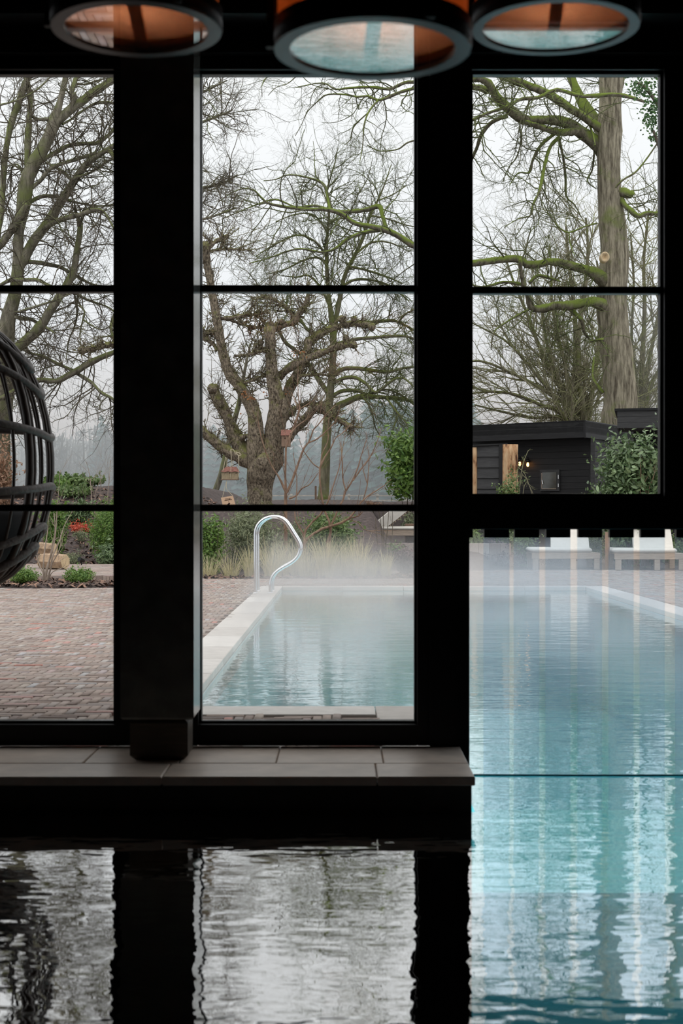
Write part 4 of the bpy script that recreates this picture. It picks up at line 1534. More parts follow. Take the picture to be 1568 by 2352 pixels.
# ---- trees at the left
LD = 35.0
c2 = lambda *r: cr(0, 140, .2467, *r)
c3 = lambda *r: cr(0, 640, .3228, *r)
ltree = thing('beech_tree', 'tall many-stemmed bare tree filling the left window', 'tree', (at(0, 1100, LD)[0], LD, float(gz(at(0, 0, LD)[0], LD))))
zy = HZ + (CZ - float(gz(at(0, 0, LD)[0], LD))) * F / LD
lt_trunk = [(-12, zy + 5, 80), (-6, 1000, 62), (5, 880, 52)] + c2([(60, 2500, 150), (110, 2280, 125), (150, 2100, 115), (170, 1900, 108), (170, 1700, 100), (190, 1500, 105), (225, 1300, 140), (255, 1100, 130), (320, 950, 120), (420, 780, 115), (480, 640, 112), (520, 500, 95), (560, 380, 60), (600, 200, 54), (625, 60, 48), (660, -150, 36)])[0]
left_limbs = c2(
    [(170, 2000, 60), (205, 1880, 88), (330, 1650, 92), (450, 1500, 92), (550, 1330, 88), (640, 1200, 76), (740, 1040, 68), (850, 920, 62), (960, 850, 52), (1060, 790, 46), (1250, 680, 40), (1500, 560, 30), (1750, 520, 22)],
    [(440, 720, 50), (500, 600, 84), (600, 500, 92), (680, 430, 86), (780, 360, 80), (900, 270, 76), (1030, 190, 70), (1200, 60, 60), (1400, -120, 40)],
    [(230, 1320, 50), (250, 1150, 66), (255, 950, 60), (260, 700, 66), (275, 500, 52), (280, 330, 50), (240, 130, 50), (210, -50, 44)],
    [(-60, 1780, 56), (-10, 1560, 54), (15, 1400, 52), (25, 1200, 52), (40, 950, 62), (70, 750, 52), (110, 560, 62), (190, 350, 62), (240, 200, 60), (300, 60, 52), (340, -80, 40)],
    [(-120, 1850, 60), (0, 1720, 66), (100, 1590, 72), (190, 1440, 84), (240, 1330, 50)],
    [(400, 1570, 30), (500, 1505, 52), (620, 1460, 50), (750, 1430, 44), (860, 1390, 40), (960, 1400, 26), (1060, 1560, 16)],
    [(235, 1350, 30), (320, 1290, 38), (400, 1260, 36), (500, 1260, 34), (600, 1290, 30), (720, 1320, 22), (900, 1350, 16), (1060, 1340, 12)],
    [(310, 1010, 36), (420, 910, 42), (520, 850, 42), (640, 790, 40), (780, 770, 38), (900, 765, 36), (1000, 700, 36), (1060, 640, 30)],
    [(260, 1210, 32), (370, 1120, 38), (470, 1000, 36), (600, 950, 34), (760, 900, 34), (880, 860, 30)],
    [(430, 940, 20), (500, 985, 28), (590, 1030, 30), (660, 1100, 30), (720, 1080, 26), (840, 1040, 24), (960, 960, 20), (1080, 900, 14)],
    [(640, 480, 30), (700, 320, 46), (660, 320, 46), (700, 180, 44), (760, 60, 36)],
    [(580, 590, 20), (660, 545, 22), (760, 470, 22), (880, 400, 28), (980, 385, 30), (1070, 400, 24), (1200, 460, 16)],
    [(250, 1230, 20), (180, 980, 18), (110, 1000, 20), (100, 1200, 16)],
    [(500, 540, 30), (440, 540, 34), (370, 545, 32), (300, 520, 26)],
    [(735, 1530, 40), (722, 1450, 36), (700, 1380, 22), (690, 1290, 12)], [(735, 1530, 36), (775, 1440, 32), (800, 1390, 20), (870, 1330, 12)],
    [(0, 410, 20), (120, 380, 18), (240, 330, 16), (340, 270, 18), (440, 180, 14), (500, 100, 10)],
    [(0, 2090, 34), (100, 2040, 36), (240, 2040, 36), (350, 2040, 34), (430, 2080, 28), (500, 2110, 20), (640, 2180, 14)],
    [(270, 1870, 40), (370, 1880, 40), (470, 1900, 38), (560, 1920, 36), (650, 1970, 34), (760, 2030, 28), (860, 2080, 20), (1000, 2100, 14), (1100, 2080, 10)],
    [(0, 2310, 22), (140, 2340, 22), (260, 2310, 24), (420, 2260, 22), (560, 2210, 16), (700, 2150, 10)],
) + c3(
    [(-200, 780, 90), (-60, 660, 88), (60, 540, 82), (170, 455, 74), (280, 350, 72), (350, 240, 64), (420, 130, 60), (470, 50, 58), (510, -20, 52), (535, -100, 46), (545, -200, 44), (565, -300, 42), (570, -400, 40)],
    [(910, 470, 28), (820, 520, 34), (720, 560, 42), (620, 610, 45), (540, 660, 46), (480, 690, 42), (400, 730, 40), (290, 720, 36), (200, 745, 34), (60, 820, 30), (-80, 900, 30)],
    [(520, 655, 26), (400, 600, 24), (300, 550, 22), (210, 530, 18), (120, 480, 12)],
    [(550, 675, 26), (650, 740, 24), (720, 810, 22), (800, 855, 20), (830, 910, 16), (850, 980, 10)],
    [(100, 270, 30), (160, 285, 30), (220, 290, 24), (280, 320, 14)],
    [(310, 340, 14), (350, 360, 16), (390, 390, 10)],
    [(530, 120, 16), (550, 230, 18), (530, 340, 16), (490, 440, 12), (470, 580, 6)],
    [(560, 190, 12), (600, 230, 14), (590, 290, 14), (570, 400, 10), (580, 560, 6)],
    [(590, 290, 12), (680, 350, 12), (740, 360, 9), (790, 330, 6)],
    [(815, 260, 30), (790, 340, 26), (800, 400, 22), (840, 460, 18)],
    [(440, 110, 20), (500, 90, 22), (620, 150, 18), (760, 200, 14), (830, 250, 10)],
) + [[(308, 308, 10), (380, 302, 9), (440, 288, 8), (480, 275, 6), (530, 255, 4)],
     [(262, 335, 11), (330, 400, 10), (420, 432, 8), (500, 425, 6), (545, 402, 4)],
     [(370, 278, 8), (430, 232, 7), (480, 205, 5), (520, 185, 3)],
     [(250, 342, 12), (320, 450, 10), (400, 500, 8), (460, 505, 6), (540, 478, 4)]]
tp, trr = limbs_from([lt_trunk], LD, 2, 0.0, K=50)
tube_part('trunk', tp[0], trr[0], M['bark_left'], ltree, 20, .05, 8)
LP2, LR2 = limbs_from(left_limbs, LD, 9, 1.8, K=26)
for i in range(len(LP2)):
    big = LR2[i].max() > .05
    tube_part('limb' if big else 'branch', LP2[i], LR2[i], M['bark_left'], ltree, 9 if big else 6, .06, i + 50, cap=big)
b1 = spawn(LP2, LR2, 520, (.7, 2.2), (30, 80), 9, .20, .02, .020, (.1, 1), seed=31, yflat=.7)
b1x = spawn(LP2[-4:], LR2[-4:], 90, (.4, 1.0), (25, 70), 8, .2, -.06, .016, (.35, 1), seed=37, yflat=.7)
b1 = (np.concatenate([b1[0], np.pad(b1x[0], ((0, 0), (0, 1), (0, 0)), mode='edge') + 0]), np.concatenate([b1[1], np.pad(b1x[1], ((0, 0), (0, 1)), mode='edge')]))
b1[0][-90:, -1] += np.array([.03, 0, -.03])
b2 = spawn(*b1, 4000, (.25, .85), (30, 75), 7, .24, 0, .0095, (.15, 1), seed=32, rscale=.7)
b3 = spawn(*b2, 8500, (.12, .38), (30, 70), 4, .25, 0, .0056, (.2, 1), seed=33, rscale=.8, tip=.6)
twig_part('twigs', [b1, b2, b3], M['twig_brown'], ltree)

# ---- pollarded pear
PD = 30.0
c5 = lambda *r: cr(440, 640, .3444, *r)
pz = float(gz(at(600, 0, PD)[0], PD))
py0 = HZ + (CZ - pz) * F / PD
pear = thing('pollard_pear_tree', 'gnarled old pollarded fruit tree with stubby limbs beyond the pool', 'tree', (at(597, 0, PD)[0], PD, pz))
pear_l = [[(598, py0 + 12, 66)] + c5([(455, 1530, 168), (455, 1400, 166), (462, 1320, 178), (474, 1250, 150), (485, 1200, 90)])[0]] + c5(
    [(430, 1420, 100), (435, 1300, 130), (432, 1150, 122), (430, 1000, 102), (410, 870, 88), (340, 750, 82), (262, 640, 76), (215, 520, 68), (188, 380, 62), (160, 220, 60), (130, 60, 56), (110, -40, 52), (95, -120, 50), (88, -200, 56), (80, -230, 50)],
    [(480, 1440, 90), (500, 1310, 140), (520, 1210, 156), (545, 1100, 140), (560, 1000, 140), (585, 880, 128), (562, 760, 102), (536, 640, 82), (526, 500, 76), (524, 380, 74), (522, 325, 80)],
    [(590, 900, 90), (630, 790, 74), (680, 680, 72), (730, 580, 66), (765, 480, 56), (790, 410, 52), (830, 390, 50), (900, 345, 46), (1000, 312, 42), (1100, 300, 42), (1190, 318, 38), (1215, 325, 34)],
    [(590, 660, 50), (640, 600, 54), (720, 560, 58), (820, 512, 52), (900, 480, 46), (1000, 450, 42), (1075, 440, 40)],
    [(420, 1250, 80), (330, 1195, 86), (260, 1165, 76), (150, 1085, 66), (70, 1015, 60), (-40, 940, 54), (-200, 860, 48), (-420, 700, 42)],
    [(380, 1200, 100), (320, 1120, 98), (270, 1000, 86), (210, 870, 78), (160, 780, 72), (140, 730, 76)],
    [(560, 1160, 70), (620, 1090, 62), (690, 1010, 60), (760, 930, 56), (820, 870, 48), (860, 860, 46)],
    [(600, 960, 40), (660, 890, 36), (720, 850, 32), (790, 830, 26)],
    [(850, 870, 40), (920, 910, 34), (1000, 955, 30), (1080, 992, 26)],
    [(530, 350, 48), (600, 310, 46), (680, 290, 42), (720, 230, 38), (752, 180, 34), (780, 100, 26), (775, 40, 18)],
    [(200, 268, 26), (330, 250, 24), (420, 240, 20), (505, 222, 14)],
    [(230, 270, 20), (330, 300, 20), (400, 325, 22), (480, 320, 20)],
    [(290, 515, 22), (370, 510, 22), (430, 492, 22), (490, 480, 26)],
    [(170, 480, 30), (140, 430, 26), (70, 400, 24), (-60, 380, 20)],
    [(160, 345, 28), (110, 362, 26), (60, 380, 22)],
    [(280, 740, 18), (330, 700, 20), (400, 680, 22), (470, 650, 20), (530, 640, 26)],
    [(690, 280, 20), (640, 200, 18), (560, 150, 14), (460, 110, 10)],
    [(640, 800, 22), (720, 660, 16), (800, 645, 18), (880, 640, 16), (960, 670, 12)],
    [(400, 1050, 36), (360, 1050, 34), (335, 1065, 30)],
    [(100, -190, 26), (150, -240, 30), (200, -270, 30), (240, -285, 24)],
    [(110, -180, 18), (200, -195, 18), (300, -195, 14), (400, -190, 10)],
    [(-440, 430, 34), (-540, 440, 38), (-660, 465, 42), (-735, 480, 44)],
    [(470, 490, 30), (455, 460, 30), (460, 420, 24)],
)
PP_, PR_ = limbs_from(pear_l, PD, 17, 0.7, K=24)
for i in range(len(PP_)):
    nm = 'trunk' if i == 0 else ('limb' if PR_[i].max() > .1 else 'branch')
    tube_part(nm, PP_[i], PR_[i], M['bark_pear'], pear, 18 if i == 0 else (12 if nm == 'limb' else 8), .12 if i else .06, i + 90)
# swollen pollard knobs
kn = [(524, 330, 46), (140, 735, 36), (90, -215, 36), (1075, 440, 28), (1200, 320, 30), (780, 420, 36), (1030, 395, 24), (-735, 480, 26), (860, 860, 40), (505, 222, 16), (460, 430, 24), (340, 1060, 24), (600, 285, 22), (1000, 270, 26), (1080, 270, 22)]
for j, (a, b, r) in enumerate(kn):
    c_ = at(440 + .3444 * a, 640 + .3444 * b, PD + random.uniform(-.1, .1))
    rr = r * .3444 * PD / F
    V, Fc = [], []
    for i in range(7):
        th = PI * i / 6
        for k in range(10):
            ph = 2 * PI * k / 10
            w = rr * random.uniform(.75, 1.25)
            V.append((c_[0] + w * math.sin(th) * math.cos(ph), c_[1] + w * math.sin(th) * math.sin(ph), c_[2] + w * .9 * math.cos(th)))
    for i in range(6):
        for k in range(10):
            Fc.append((i * 10 + k, i * 10 + (k + 1) % 10, i * 10 + 10 + (k + 1) % 10, i * 10 + 10 + k))
    MB().add(V, Fc).build('knob', M['bark_pear'], pear, True)
sp1 = spawn(PP_[1:], PR_[1:], 1100, (.10, .42), (40, 90), 5, .35, .25, .016, (.2, 1), seed=41, tip=.5)
sp2 = spawn(*sp1, 3600, (.06, .20), (30, 80), 4, .4, .15, .011, (.2, 1), seed=42, rscale=.85, tip=.6)
sp3 = spawn(PP_[1:], PR_[1:], 260, (.4, 1.2), (20, 60), 8, .12, .45, .010, (.4, 1), seed=43, tip=.4)
sp4 = spawn(*sp3, 1300, (.10, .3), (30, 70), 4, .25, .1, .007, (.2, 1), seed=44, rscale=.8, tip=.6)
twig_part('twigs', [sp1, sp2, sp3, sp4], M['bark_pear'], pear)
twig_part('spur_lichen', [spawn(*sp1, 500, (.03, .10), (30, 90), 3, .5, .1, .016, (.0, 1), seed=45, rscale=1.0, tip=.8)], M['twig_pale'], pear)

# ---- slender tree behind the pear
SD = 41.0
sz = float(gz(at(740, 0, SD)[0], SD))
sy0 = HZ + (CZ - sz) * F / SD
slim = thing('slender_tree', 'slim straight bare tree with arching branches behind the old fruit tree', 'tree', (at(742, 0, SD)[0], SD, sz))
sl = [[(742, sy0 + 6, 44)] + c5([(872, 1490, 84), (880, 1420, 70), (888, 1300, 64), (896, 1100, 60), (910, 900, 56), (926, 720, 52), (945, 500, 46), (942, 360, 46), (925, 200, 32), (908, 60, 28)])[0] +
      c4([(905, 1420, 26), (898, 1300, 24), (905, 1150, 20), (918, 1000, 18), (900, 880, 14), (930, 760, 10), (960, 660, 7), (975, 580, 4)])[0]] + c5(
    [(945, 400, 38), (970, 220, 32), (1000, 80, 30), (1020, -20, 28), (1085, -150, 26), (1150, -290, 22), (1190, -420, 18), (1240, -520, 14), (1290, -640, 9), (1330, -760, 5)],
    [(940, 700, 30), (1010, 665, 26), (1090, 660, 25), (1160, 700, 22), (1230, 760, 20), (1320, 690, 16), (1400, 660, 12), (1480, 720, 8)],
    [(945, 650, 32), (1000, 605, 30), (1100, 598, 27), (1200, 612, 25), (1310, 622, 22), (1400, 600, 18), (1490, 590, 15), (1620, 600, 10)],
    [(930, 790, 28), (1000, 750, 26), (1090, 745, 23), (1180, 770, 18), (1300, 740, 14), (1420, 790, 10), (1500, 860, 6)],
    [(905, 930, 48), (960, 860, 48), (1030, 825, 46), (1130, 785, 36), (1250, 790, 28), (1400, 800, 22), (1500, 835, 16), (1640, 900, 10)],
    [(905, 760, 34), (850, 680, 32), (790, 590, 34), (740, 520, 26), (680, 470, 25), (620, 420, 25), (590, 360, 22), (560, 290, 16)],
    [(945, 440, 26), (1090, 405, 24), (1200, 395, 22), (1310, 385, 21), (1420, 385, 18), (1490, 405, 15), (1600, 460, 8)],
    [(950, 340, 26), (1080, 290, 25), (1200, 290, 24), (1340, 280, 21), (1420, 310, 18), (1490, 350, 14), (1600, 420, 9)],
    [(1380, 290, 14), (1420, 240, 13), (1490, 205, 11), (1600, 170, 8)],
    [(930, 320, 24), (800, 360, 18), (720, 270, 20), (650, 210, 18), (560, 140, 14), (480, 110, 10)],
    [(690, 240, 16), (640, 200, 14), (560, 170, 11), (450, 160, 8)],
    [(925, 200, 20), (860, 60, 16), (780, -20, 13), (700, -10, 10), (600, -20, 6)],
    [(1000, 60, 20), (1080, 10, 18), (1200, 10, 16), (1320, 50, 12), (1450, 150, 8)],
    [(1050, -80, 18), (1150, -60, 16), (1280, -20, 14), (1400, 30, 9)],
    [(905, -90, 18), (840, -140, 16), (740, -120, 13), (620, -60, 10), (500, -30, 6)],
    [(900, -150, 16), (820, -250, 14), (700, -290, 11), (560, -230, 9), (430, -150, 6)],
    [(1100, -170, 16), (1200, -240, 14), (1320, -240, 11), (1450, -180, 7)],
    [(910, -300, 13), (820, -420, 11), (700, -430, 9), (560, -380, 6)],
    [(1190, -420, 13), (1300, -400, 11), (1420, -360, 9), (1520, -340, 6)],
    [(915, -480, 10), (860, -600, 8), (780, -640, 6), (700, -640, 4)],
    [(1240, -520, 10), (1340, -560, 8), (1430, -620, 6)],
    [(1140, 785, 14), (1200, 880, 12), (1220, 980, 9), (1250, 1040, 6)],
    [(1300, 795, 14), (1360, 880, 13), (1420, 950, 11), (1450, 1010, 7)],
    [(1380, 900, 10), (1350, 980, 8), (1330, 1050, 5)],
)
SP, SR = limbs_from(sl, SD, 19, 1.6, K=26, dmap={0: (0, 0)})
for i in range(len(SP)):
    nm = 'trunk' if i == 0 else ('limb' if SR[i].max() > .09 else 'branch')
    tube_part(nm, SP[i], SR[i], M['bark_slim'], slim, 14 if i == 0 else 8, .05, i + 130, cap=(i == 0))
d1 = spawn(SP, SR, 430, (.6, 1.8), (25, 75), 9, .20, .04, .018, (.25, 1), seed=51, wpow=1.1, yflat=.7)
d2 = spawn(*d1, 3300, (.3, 1.0), (25, 70), 7, .22, .04, .0095, (.15, 1), seed=52, rscale=.7)
d3 = spawn(*d2, 6000, (.15, .45), (25, 65), 4, .22, .05, .006, (.2, 1), seed=53, rscale=.8, tip=.6)
twig_part('twigs', [d1, d2, d3], M['twig_green'], slim)

# ---- fan-shaped trees behind the house
def fan_tree(name, label, px, d, py_base, stems, seed, mat, bark, n1, n2, n3, group=None):
    zb = float(gz(at(px, 0, d)[0], d))
    t = thing(name, label, 'tree', (at(px, 0, d)[0], d, zb), group)
    yb = HZ + (CZ - zb) * F / d
    tbl = []
    for (w, pts) in stems:
        tbl.append([(px, yb + 5, w * 1.5), (px + (pts[0][0] - px) * .6, (yb + pts[0][1]) / 2, w * 1.2)] + [(a, b, max(1.5, w * (1 - .8 * k / len(pts)))) for k, (a, b) in enumerate(pts)])
    P, R = limbs_from(tbl, d, seed, 1.5, K=24)
    for i in range(len(P)):
        tube_part('stem', P[i], R[i], bark, t, 9, .04, seed + i, cap=False)
    e1 = spawn(P, R, n1, (1.0, 3.2), (20, 60), 9, .13, .10, .03, (.3, 1), seed=seed + 1, yflat=.6)
    e2 = spawn(*e1, n2, (.5, 1.5), (20, 60), 7, .17, .06, .014, (.1, 1), seed=seed + 2, rscale=.7)
    e3 = spawn(*e2, n3, (.2, .6), (25, 60), 4, .2, .04, .0085, (.2, 1), seed=seed + 3, rscale=.8, tip=.6)
    twig_part('twigs', [e1, e2, e3], mat, t)


fan_tree('fan_shaped_tree', 'pale multi-stemmed bare tree fanning out over the house roof', 1322, 50.0, 980,
         [(16, [(1318, 960), (1318, 900), (1322, 800), (1318, 700), (1305, 600), (1300, 520)]),
          (15, [(1340, 960), (1330, 880), (1328, 780), (1340, 680), (1350, 580), (1345, 500)]),
          (14, [(1352, 950), (1362, 880), (1375, 780), (1380, 680), (1370, 600)]),
          (12, [(1310, 955), (1285, 890), (1240, 800), (1210, 720), (1180, 650), (1160, 590)]),
          (11, [(1305, 950), (1270, 910), (1220, 880), (1160, 850), (1110, 830), (1075, 830)]),
          (10, [(1300, 965), (1240, 930), (1180, 905), (1120, 900), (1075, 905)]),
          (10, [(1310, 940), (1270, 850), (1250, 760), (1240, 690), (1220, 640)]),
          (9, [(1300, 970), (1220, 960), (1150, 945), (1090, 930)]),
          (9, [(1312, 930), (1295, 830), (1270, 720), (1265, 620), (1262, 560)]),
          (9, [(1345, 930), (1390, 860), (1400, 760), (1420, 660)]),
          (8, [(1290, 950), (1230, 860), (1170, 790), (1120, 760), (1080, 740)])],
         200, M['twig_pale'], M['bark_slim'], 330, 2600, 4200, 'bare trees behind the timber house')
fan_tree('fan_shaped_tree', 'pale bare tree showing right of the great oak trunk', 1475, 52.0, 980,
         [(14, [(1470, 930), (1475, 830), (1480, 700), (1478, 600), (1490, 480)]),
          (11, [(1480, 900), (1500, 780), (1520, 680), (1540, 560)]),
          (10, [(1485, 920), (1520, 840), (1560, 780), (1600, 700)]),
          (9, [(1462, 900), (1450, 780), (1455, 650), (1448, 540)])],
         230, M['twig_pale'], M['bark_slim'], 140, 1100, 1800, 'bare trees behind the timber house')

# leaning dark trunk left of the old fruit tree
d = 46.0
zb = float(gz(at(490, 0, d)[0], d))
t = thing('leaning_tree', 'small leaning bare tree in the mist left of the bird feeder', 'tree', (at(488, 0, d)[0], d, zb))
P, R = limbs_from([[(480, HZ + (CZ - zb) * F / d + 4, 18), (490, 1140, 16), (508, 1090, 14), (520, 1040, 13), (535, 980, 12), (550, 920, 11), (560, 860, 8), (575, 790, 5)]], d, 3, .4, K=20)
tube_part('trunk', P[0], R[0], M['bark_left'], t, 9, .05, 2)
e1 = spawn(P, R, 26, (.8, 2.2), (20, 60), 8, .15, .1, .02, (.2, 1), seed=61)
e2 = spawn(*e1, 220, (.3, .9), (20, 60), 6, .2, .05, .01, (.1, 1), seed=62)
twig_part('twigs', [e1, e2], M['twig_brown'], t)

# ================================================================== SHRUBS
def leaf_mesh(C, Nn, size, aspect, r_, frames=False):
    """pointed folded leaves at points C with rough normals Nn"""
    n = len(C)
    Nn = Nn / (np.linalg.norm(Nn, axis=1, keepdims=True) + 1e-9)
    u = r_.normal(size=(n, 3))
    u -= (u * Nn).sum(1, keepdims=True) * Nn
    u /= np.linalg.norm(u, axis=1, keepdims=True) + 1e-9
    v = np.cross(Nn, u)
    L = (size * r_.uniform(.65, 1.25, n))[:, None]
    W = L * aspect
    if frames:
        return u, v, Nn, L[:, 0]
    V = np.stack([C - u * L * .5, C + v * W * .5 - u * L * .05 + Nn * L * .06, C + u * L * .5, C - v * W * .5 - u * L * .05 + Nn * L * .06], 1)
    f = np.array([(0, 1, 2), (0, 2, 3)])
    Q = (f[None] + (np.arange(n) * 4)[:, None, None]).reshape(-1, 3)
    return V.reshape(-1, 3), Q


def shrub(name, label, cat, px0, px1, ptop, d, mat, n, size, aspect=.42, zb=None, depth=None, seed=0, blobs=9, stems=6, group=None, pbot=None, shell=.55, stem_mat=None, single=0):
    r_ = np.random.default_rng(seed + 1000)
    x0, x1 = wx(px0, d), wx(px1, d)
    xc = (x0 + x1) / 2
    if zb is None:
        zb = float(gz(xc, d))
    z1 = wz(ptop, d)
    zl = zb if pbot is None else wz(pbot, d)
    Wd, Hh = x1 - x0, max(z1 - zl, .22)
    dp = depth or Wd * .8
    t = thing(name, label, cat, (xc, d, zb), group)
    # lobes inside the envelope
    bl = []
    for k in range(blobs):
        a = r_.uniform(.28, .45)
        bx = r_.uniform(-.5 + a * .75, .5 - a * .75)
        bz = r_.uniform(a * .55, 1 - a * .75)
        by = r_.uniform(-.35, .35)
        bl.append((xc + bx * Wd, d + by * dp, zl + bz * Hh, a * Wd * .62 + .02, a * dp * .6 + .02, a * Hh * .7 + .02))
    bl.append((xc, d, zl + .42 * Hh, .40 * Wd, .4 * dp, .42 * Hh))
    bl = np.array(bl)
    wts = (bl[:, 3] * bl[:, 5])
    ib = r_.choice(len(bl), n, p=wts / wts.sum())
    q = r_.normal(size=(n, 3))
    q /= np.linalg.norm(q, axis=1, keepdims=True)
    rad = shell + (1.04 - shell) * r_.random(n) ** .6
    C = bl[ib, :3] + q * bl[ib, 3:] * rad[:, None]
    C[:, 2] = np.maximum(C[:, 2], zl + .01 + .04 * r_.random(n))
    Nn = q + r_.normal(size=(n, 3)) * .7 + np.array([0, -.25, .45])
    # loose sprigs poking out of the outline
    ns = int(18 + n / 60)
    ks = r_.choice(len(bl), ns, p=wts / wts.sum())
    qs = r_.normal(size=(ns, 3))
    qs[:, 2] = np.abs(qs[:, 2]) * .8 + .1
    qs /= np.linalg.norm(qs, axis=1, keepdims=True)
    ls = r_.uniform(.08, .30, ns) * min(Wd, Hh) + size
    for j in range(7):
        u = (j + 1) / 7
        Cs = bl[ks, :3] + qs * (bl[ks, 3:] * .92 + (ls * u)[:, None]) + r_.normal(0, size * .25, (ns, 3))
        C = np.concatenate([C, Cs])
        Nn = np.concatenate([Nn, r_.normal(size=(ns, 3)) + np.array([0, -.5, .6])])
    n = len(C)
    base = np.array([xc, d, zb])
    if single:                                        # the nearest leaves in view, one object each
        cpx = CX + C[:, 0] * F / C[:, 1]
        cpy = HZ - (C[:, 2] - CZ) * F / C[:, 1]
        seen = (cpy < 1150) & (cpx < 1512) & ((cpx < 956) | (cpx > 1080))
        near = np.argsort(np.where(seen, C[:, 1], 1e6))[:single]
        fu, fv, fn, fL = leaf_mesh(C[near], Nn[near], size, aspect, r_, frames=True)
        protos = []
        for rv in (.1, .3, .45, .6, .75, .95):
            me = new_mesh('leaf', [(-.5, 0, 0), (-.28, .36 * aspect, .03), (0, .5 * aspect, .06), (.3, .3 * aspect, .03), (.5, 0, 0), (.3, -.3 * aspect, .03), (0, -.5 * aspect, .06), (-.28, -.36 * aspect, .03), (0, 0, .0)],
                          [(0, 8, 2, 1), (8, 4, 3, 2), (0, 7, 6, 8), (8, 6, 5, 4)], True, [rv] * 9)
            me.materials.append(mat)
            protos.append(me)
        for k in range(len(near)):
            o = link('leaf', protos[int(r_.integers(6))], None, t)
            mw = Matrix((fu[k], fv[k], fn[k])).transposed().to_4x4()
            o.matrix_basis = Matrix.Translation(Vector(C[near[k]] - base)) @ mw @ Matrix.Scale(float(fL[k]), 4)
        keep = np.ones(len(C), bool)
        keep[near] = False
        C, Nn = C[keep], Nn[keep]
        n = len(C)
    V, Q = leaf_mesh(C, Nn, size, aspect, r_)
    o = link('foliage', new_mesh('foliage', V - base, Q, False, np.repeat(np.clip(r_.normal(.45, .25, n), 0, 1), 4)), mat, t)
    o['kind'] = 'stuff'
    if stems:
        pl = []
        for k in range(stems):
            tgt = bl[k % len(bl), :3] + r_.normal(0, .03, 3)
            b0 = np.array([xc + r_.normal(0, Wd * .05), d + r_.normal(0, dp * .05), zb - .02])
            mid = (b0 + tgt) / 2 + r_.normal(0, .04, 3)
            pl.append((smooth_poly([b0, mid, tgt], 7), np.linspace(.014, .005, 7)))
        V, Q = tube_arrays(pl, 5)
        link('stems', new_mesh('stems', V - base, Q, True), stem_mat or M['twig_brown'], t)
    return t


# centre, beyond the pool
shrub('laurel_shrub', 'bright green leafy shrub behind the grab rails, left of the grey-green one', 'shrub', 440, 516, 1162, 24.7, M['leaf_bright'], 2600, .075, seed=1)
shrub('willow_leaved_shrub', 'broad grey-green shrub right behind the grab rails', 'shrub', 495, 660, 1160, 25.3, M['leaf_grey'], 6500, .085, .22, seed=2, blobs=14)
shrub('laurel_shrub', 'dense dark green shrub under the red-brown twigs', 'shrub', 680, 826, 1172, 26.0, M['leaf_mid'], 4600, .075, .4, seed=3, blobs=12)
shrub('laurel_shrub', 'low shrub between the grab rails and the bare red twigs', 'shrub', 640, 700, 1200, 26.3, M['leaf_grey'], 1300, .07, .3, seed=4)
shrub('purple_shrub', 'dark purple-leaved shrub below the raised lounger', 'shrub', 898, 966, 1264, 24.6, M['leaf_purple'], 1500, .06, .5, seed=5, zb=G)
shrub('purple_shrub', 'thin brownish shrub between the grass tufts and the purple shrub', 'shrub', 832, 900, 1270, 25.0, M['leaf_purple'], 500, .05, .4, seed=6, zb=G)
shrub('low_green_shrub', 'small green cushion plant in front of the raised lounger', 'shrub', 893, 925, 1251, 26.6, M['leaf_mid'], 420, .05, seed=7)
shrub('low_green_shrub', 'dull green shrub behind the teak block table', 'shrub', 918, 975, 1176, 36.0, M['leaf_grey'], 900, .09, seed=8)
shrub('dry_brush', 'brown dry brush on the bank left of the lounger back', 'shrub', 828, 880, 1182, 36.5, M['leaf_brown'], 600, .07, .3, seed=9)
shrub('rhododendron_bush', 'tall evergreen bush with glossy leaves at the right of the middle window', 'shrub', 872, 1000, 985, 36.5, M['leaf_bright'], 3600, .15, .42, seed=10, blobs=26, pbot=1150, shell=.35, single=250)
# left window
shrub('boxwood_shrub', 'round boxwood ball under the egg chair', 'shrub', 12, 93, 1316, 20.2, M['leaf_bright'], 2600, .036, .5, zb=G + .04, seed=12)
shrub('boxwood_shrub', 'low boxwood clump before the brick step', 'shrub', 140, 220, 1313, 20.3, M['leaf_bright'], 1900, .036, .5, zb=G + .04, seed=13)
shrub('cherry_laurel', 'fresh green upright shrub left of the mulch slope', 'shrub', 92, 158, 1140, 26.9, M['leaf_bright'], 3000, .075, .4, seed=14)
shrub('privet_shrub', 'feathery light green shrub at the right of the mulch slope', 'shrub', 196, 292, 1148, 27.0, M['leaf_bright'], 4200, .065, .3, seed=15, blobs=13)
shrub('cherry_laurel', 'dark green shrub at the foot of the feathery one', 'shrub', 222, 284, 1252, 26.5, M['leaf_laurel'], 1100, .085, .4, seed=16)
shrub('rhododendron_bush', 'dark long-leaved shrub at the top of the mulch slope', 'shrub', 150, 215, 1158, 29.5, M['leaf_laurel'], 1300, .13, .25, seed=17, pbot=1200)
shrub('heather_clump', 'greenish brown heather clump at the terrace edge', 'shrub', 142, 192, 1268, 26.6, M['leaf_grey'], 900, .04, .3, seed=18)
shrub('heather_clump', 'pale heather clump below the red plant', 'shrub', 165, 205, 1228, 28.0, M['leaf_grey'], 500, .045, .3, seed=19, pbot=1245)
shrub('red_leaf_plant', 'low bright red plant on the mulch slope', 'plant', 156, 206, 1206, 29.0, M['leaf_red'], 420, .075, .3, seed=20, pbot=1226, blobs=6, stems=3)
shrub('ground_cover', 'green ground cover along the crest of the left bank', 'hedge', 95, 250, 1102, 33.2, M['leaf_mid'], 2400, .10, .6, seed=21, blobs=16, stems=3)
shrub('ground_cover', 'second green patch lower on the left bank', 'hedge', 120, 215, 1132, 31.3, M['leaf_mid'], 1700, .09, .5, seed=22, blobs=10, stems=3)
